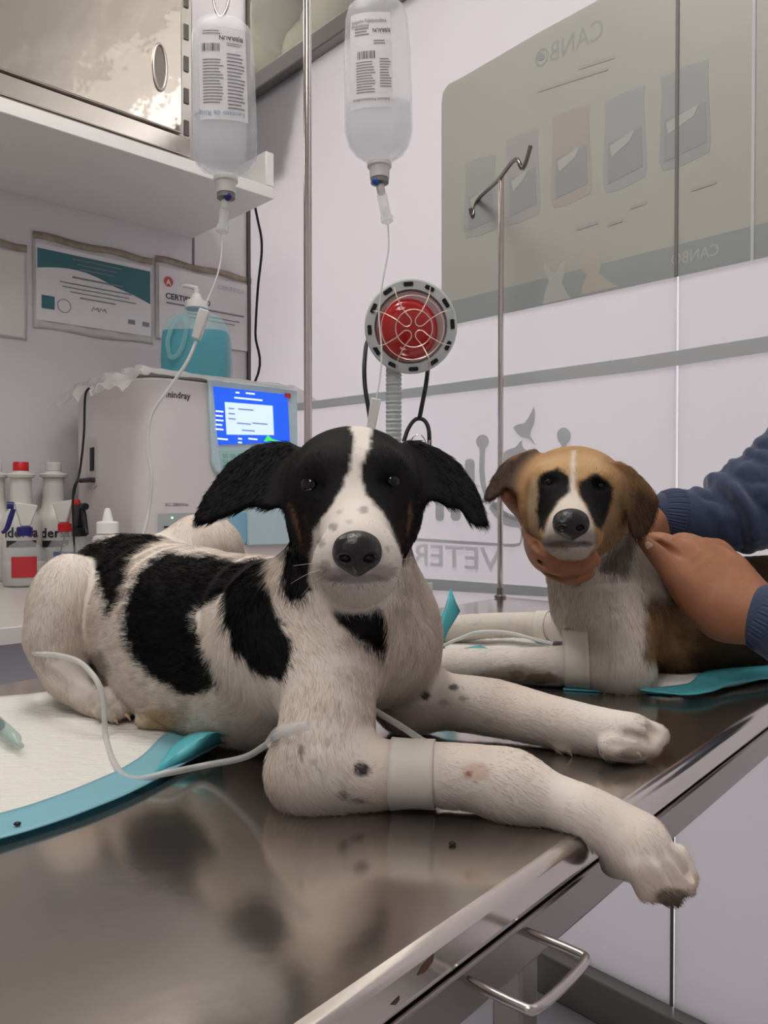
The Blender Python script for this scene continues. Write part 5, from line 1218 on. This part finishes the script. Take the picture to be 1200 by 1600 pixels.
# ------------------------------------------------------------------ the person's hands and sleeves
m_skin = mat('skin', (166, 112, 82), .5, noise=.07, nscale=60, bump=.06, bscale=180)
m_nail = mat('nail', (222, 190, 176), .25)
m_jacket = mat('navy jacket', (50, 62, 90), .85, bump=.1, bscale=300, sheen=.3)
m_cuff = mat('ribbed cuff', (62, 72, 98), .9)
pe = thing('person', 'person in a navy jacket reaching in to hold the brown puppy', 'person', np.array([.62, .95, 0]))
A1 = Body()
A1.chain([(1110, 806, .96, 36), (1030, 815, .95, 32), (985, 832, .93, 30)], k=.02)
A1.chain([(985, 832, .93, 30), (905, 848, .915, 36), (850, 840, .875, 30)], k=.03)
A1.chain([(905, 850, .91, 30), (860, 870, .86, 26)], k=.03)
for pts in ([(838, 814, .86, 18), (830, 832, .815, 15), (848, 858, .775, 14), (888, 870, .758, 13), (922, 862, .752, 11)],
            [(842, 832, .86, 18), (836, 856, .81, 15), (858, 882, .775, 14), (900, 887, .762, 13), (928, 876, .757, 11)],
            [(850, 852, .865, 16), (852, 880, .81, 14), (874, 898, .782, 12), (902, 902, .772, 11), (920, 896, .768, 9)],
            [(862, 868, .87, 13), (866, 892, .825, 11), (884, 904, .80, 10), (900, 908, .79, 9)]):
    A1.chain(pts, k=.006)
A1.chain([(850, 822, .875, 22), (822, 798, .845, 18), (806, 784, .825, 16), (792, 772, .812, 12)], k=.012)
for ln_ in ([(836, 850, .778), (850, 869, .757), (893, 866, .7475), (918, 856, .743)], [(842, 872, .784), (856, 891, .764), (882, 886, .754), (908, 880, .751)], [(856, 890, .79), (876, 904, .772), (898, 899, .764)]):
    A1.chain([(x, y, d_, 3.6) for x, y, d_ in ln_], k=.004, sub=True)
va, fa_ = A1.mesh(.0016)
arm_obj = fast_mesh('arm', va, fa_, m_skin, pe); arm_obj['label'] = 'bare hand cupped under the chin of the brown puppy'
A2 = Body(); dep = ray(1090, 900) / np.linalg.norm(ray(1090, 900))
A2.chain([(1290, 1010, .755, 48), (1215, 975, .775, 46), (1145, 948, .80, 42)], k=.03)
for pts in ([(1140, 945, .805, 36), (1104, 908, .812, 34), (1072, 880, .82, 24)], [(1140, 935, .81, 36), (1122, 898, .82, 32), (1096, 868, .828, 22)], [(1146, 930, .815, 34), (1138, 900, .825, 28), (1122, 876, .835, 18)], [(1130, 955, .80, 34), (1092, 935, .805, 28), (1070, 912, .808, 24)]):
    A2.chain(pts, k=.022, flat=(dep, .72))
for pts in ([(1098, 940, .802, 25), (1058, 902, .803, 20), (1028, 868, .806, 15.5), (1006, 846, .812, 10)],
            [(1072, 876, .82, 21), (1048, 853, .825, 17), (1022, 845, .838, 14), (1010, 852, .856, 11)],
            [(1094, 866, .828, 20), (1076, 849, .836, 16), (1058, 848, .856, 14), (1050, 858, .87, 11)],
            [(1118, 872, .835, 18), (1106, 855, .845, 15), (1094, 856, .862, 13), (1088, 866, .875, 10)],
            [(1142, 888, .835, 17), (1136, 866, .842, 13), (1120, 853, .850, 12), (1108, 858, .866, 10)]):
    A2.chain(pts, k=.007)
for a, b in (((1008, 847, .798), (1034, 868, .790)), ((1034, 868, .790), (1056, 892, .784)), ((1030, 850, .822), (1060, 866, .806))):
    A2.cone(P(*a), P(*b), .0022, .0022, k=.005, sub=True)
vb, fb_ = A2.mesh(.0016)
arm2 = fast_mesh('arm', vb, fb_, m_skin, pe); arm2['label'] = 'bare hand resting on the back of the brown puppy'
nc = surface_hit(vb, None, 1007, 850)
nx = P(1020, 866, .80) - P(1003, 846, .80); nx /= np.linalg.norm(nx); nz_ = CAM - nc; nz_ /= np.linalg.norm(nz_); ny = np.cross(nz_, nx)
MB().ball(nc + nx * .004, (.0085, .0042, .0016), axes=np.array([nx, ny, np.cross(nx, ny)]), n=16).build('nail', m_nail, arm2)
def sleeve(chains, cuff, name, h=.003, seed=1):
    S = Body()
    for c in chains: S.chain(c, k=.03)
    v, f = S.mesh(h); n = vnormals(v, f); px, py, d = project(v)
    ax = (P(*chains[0][-1][:3]) - P(*chains[0][0][:3])); ax /= np.linalg.norm(ax); t = (v - P(*chains[0][0][:3])) @ ax
    w = np.stack([t * 2.0, t * .4 + v[:, 2], v[:, 0] + v[:, 2] * .7], 1)
    fold = .0075 * (np.abs(noise3(w * [1, .55, .5] + noise3(v, 16, 3)[:, None] * .012, 34, seed)) * 2 - .6) + .002 * noise3(v, 90, seed + 1)
    v = v + n * (fold * ss(t, .02, .05))[:, None]
    return v, f
J = Body()
v, f = sleeve([[(1044, 802, .948, 34), (1085, 808, .95, 46), (1135, 806, .95, 54), (1185, 785, .95, 74), (1280, 735, .95, 100), (1370, 690, .95, 110)]], None, 's', seed=7)
jk = fast_mesh('jacket', v, f, m_jacket, pe)
v, f = sleeve([[(1200, 966, .782, 53), (1270, 1000, .76, 66), (1380, 1050, .735, 78), (1520, 1110, .70, 90)]], None, 's', seed=9)
fast_mesh('sleeve', v, f, m_jacket, jk)
def cuff(a, b, ra, rb, name):
    ax = b - a; L_ = np.linalg.norm(ax); x, y, ax = frame_for(ax); n = 120; vv_ = []; G = np.zeros((7, n + 1, 3))
    for i in range(7):
        u = i / 6; r = (ra + (rb - ra) * u) * (.95 + .08 * math.sin(math.pi * u)) if i else ra * .86
        for j in range(n + 1):
            th = 2 * math.pi * j / n; G[i, j] = a + ax * (L_ * max(0, u - .02)) + (x * math.cos(th) + y * math.sin(th)) * (r + .0006 * math.cos(j * math.pi * .8))
    MB().grid(G).build(name, m_cuff, jk, solid=.0015)
cuff(P(1027, 801, .948), P(1060, 806, .95), 33 * .948 / FPX, 43 * .95 / FPX, 'cuff')
cuff(P(1184, 958, .787), P(1216, 974, .776), 48 * .787 / FPX, 56 * .776 / FPX, 'cuff')
# ------------------------------------------------------------------ light
w = bpy.data.worlds.new('sky'); SC.world = w; w.use_nodes = True
bg = w.node_tree.nodes['Background']; bg.inputs['Color'].default_value = (1.0, .985, .97, 1); bg.inputs['Strength'].default_value = 2.25
m_lamp = mat('lit diffuser', (255, 251, 246), .5, emis=11.5)
for (s, q, lab) in ((1.0, 1.15, 'square ceiling light above the table end near the corner'), (2.1, 2.0, 'square ceiling light above the viewer')):
    t = thing('ceiling_light', lab, 'light', W(s, q, HC - .03), 'ceiling lights')
    MB().room(s - .31, s + .31, q - .31, q + .31, HC - .03, HC - .001).build('housing', m_white, t)
    MB().room(s - .29, s + .29, q - .29, q + .29, HC - .034, HC - .0302).build('diffuser', m_lamp, t)
ld_ = bpy.data.lights.new('corner_fill', 'AREA'); ld_.energy = 16; ld_.color = (1, .9, .78); ld_.size = 1.4; ld_.shape = 'RECTANGLE'; ld_.size_y = 1.2  # added warm lamp outside, brightens the glass near the corner
lo_ = bpy.data.objects.new('corner_fill', ld_); COL.objects.link(lo_); lo_.location = W(-1.0, .35, 1.75); lo_.rotation_euler = Vector(-U).to_track_quat('-Z', 'Y').to_euler()
SC.view_settings.exposure = 0.28
cy = SC.cycles
cy.use_denoising = True; cy.max_bounces = 10; cy.diffuse_bounces = 4; cy.glossy_bounces = 4; cy.transmission_bounces = 8; cy.transparent_max_bounces = 16
cy.sample_clamp_indirect = 6; cy.caustics_reflective = False; cy.caustics_refractive = False
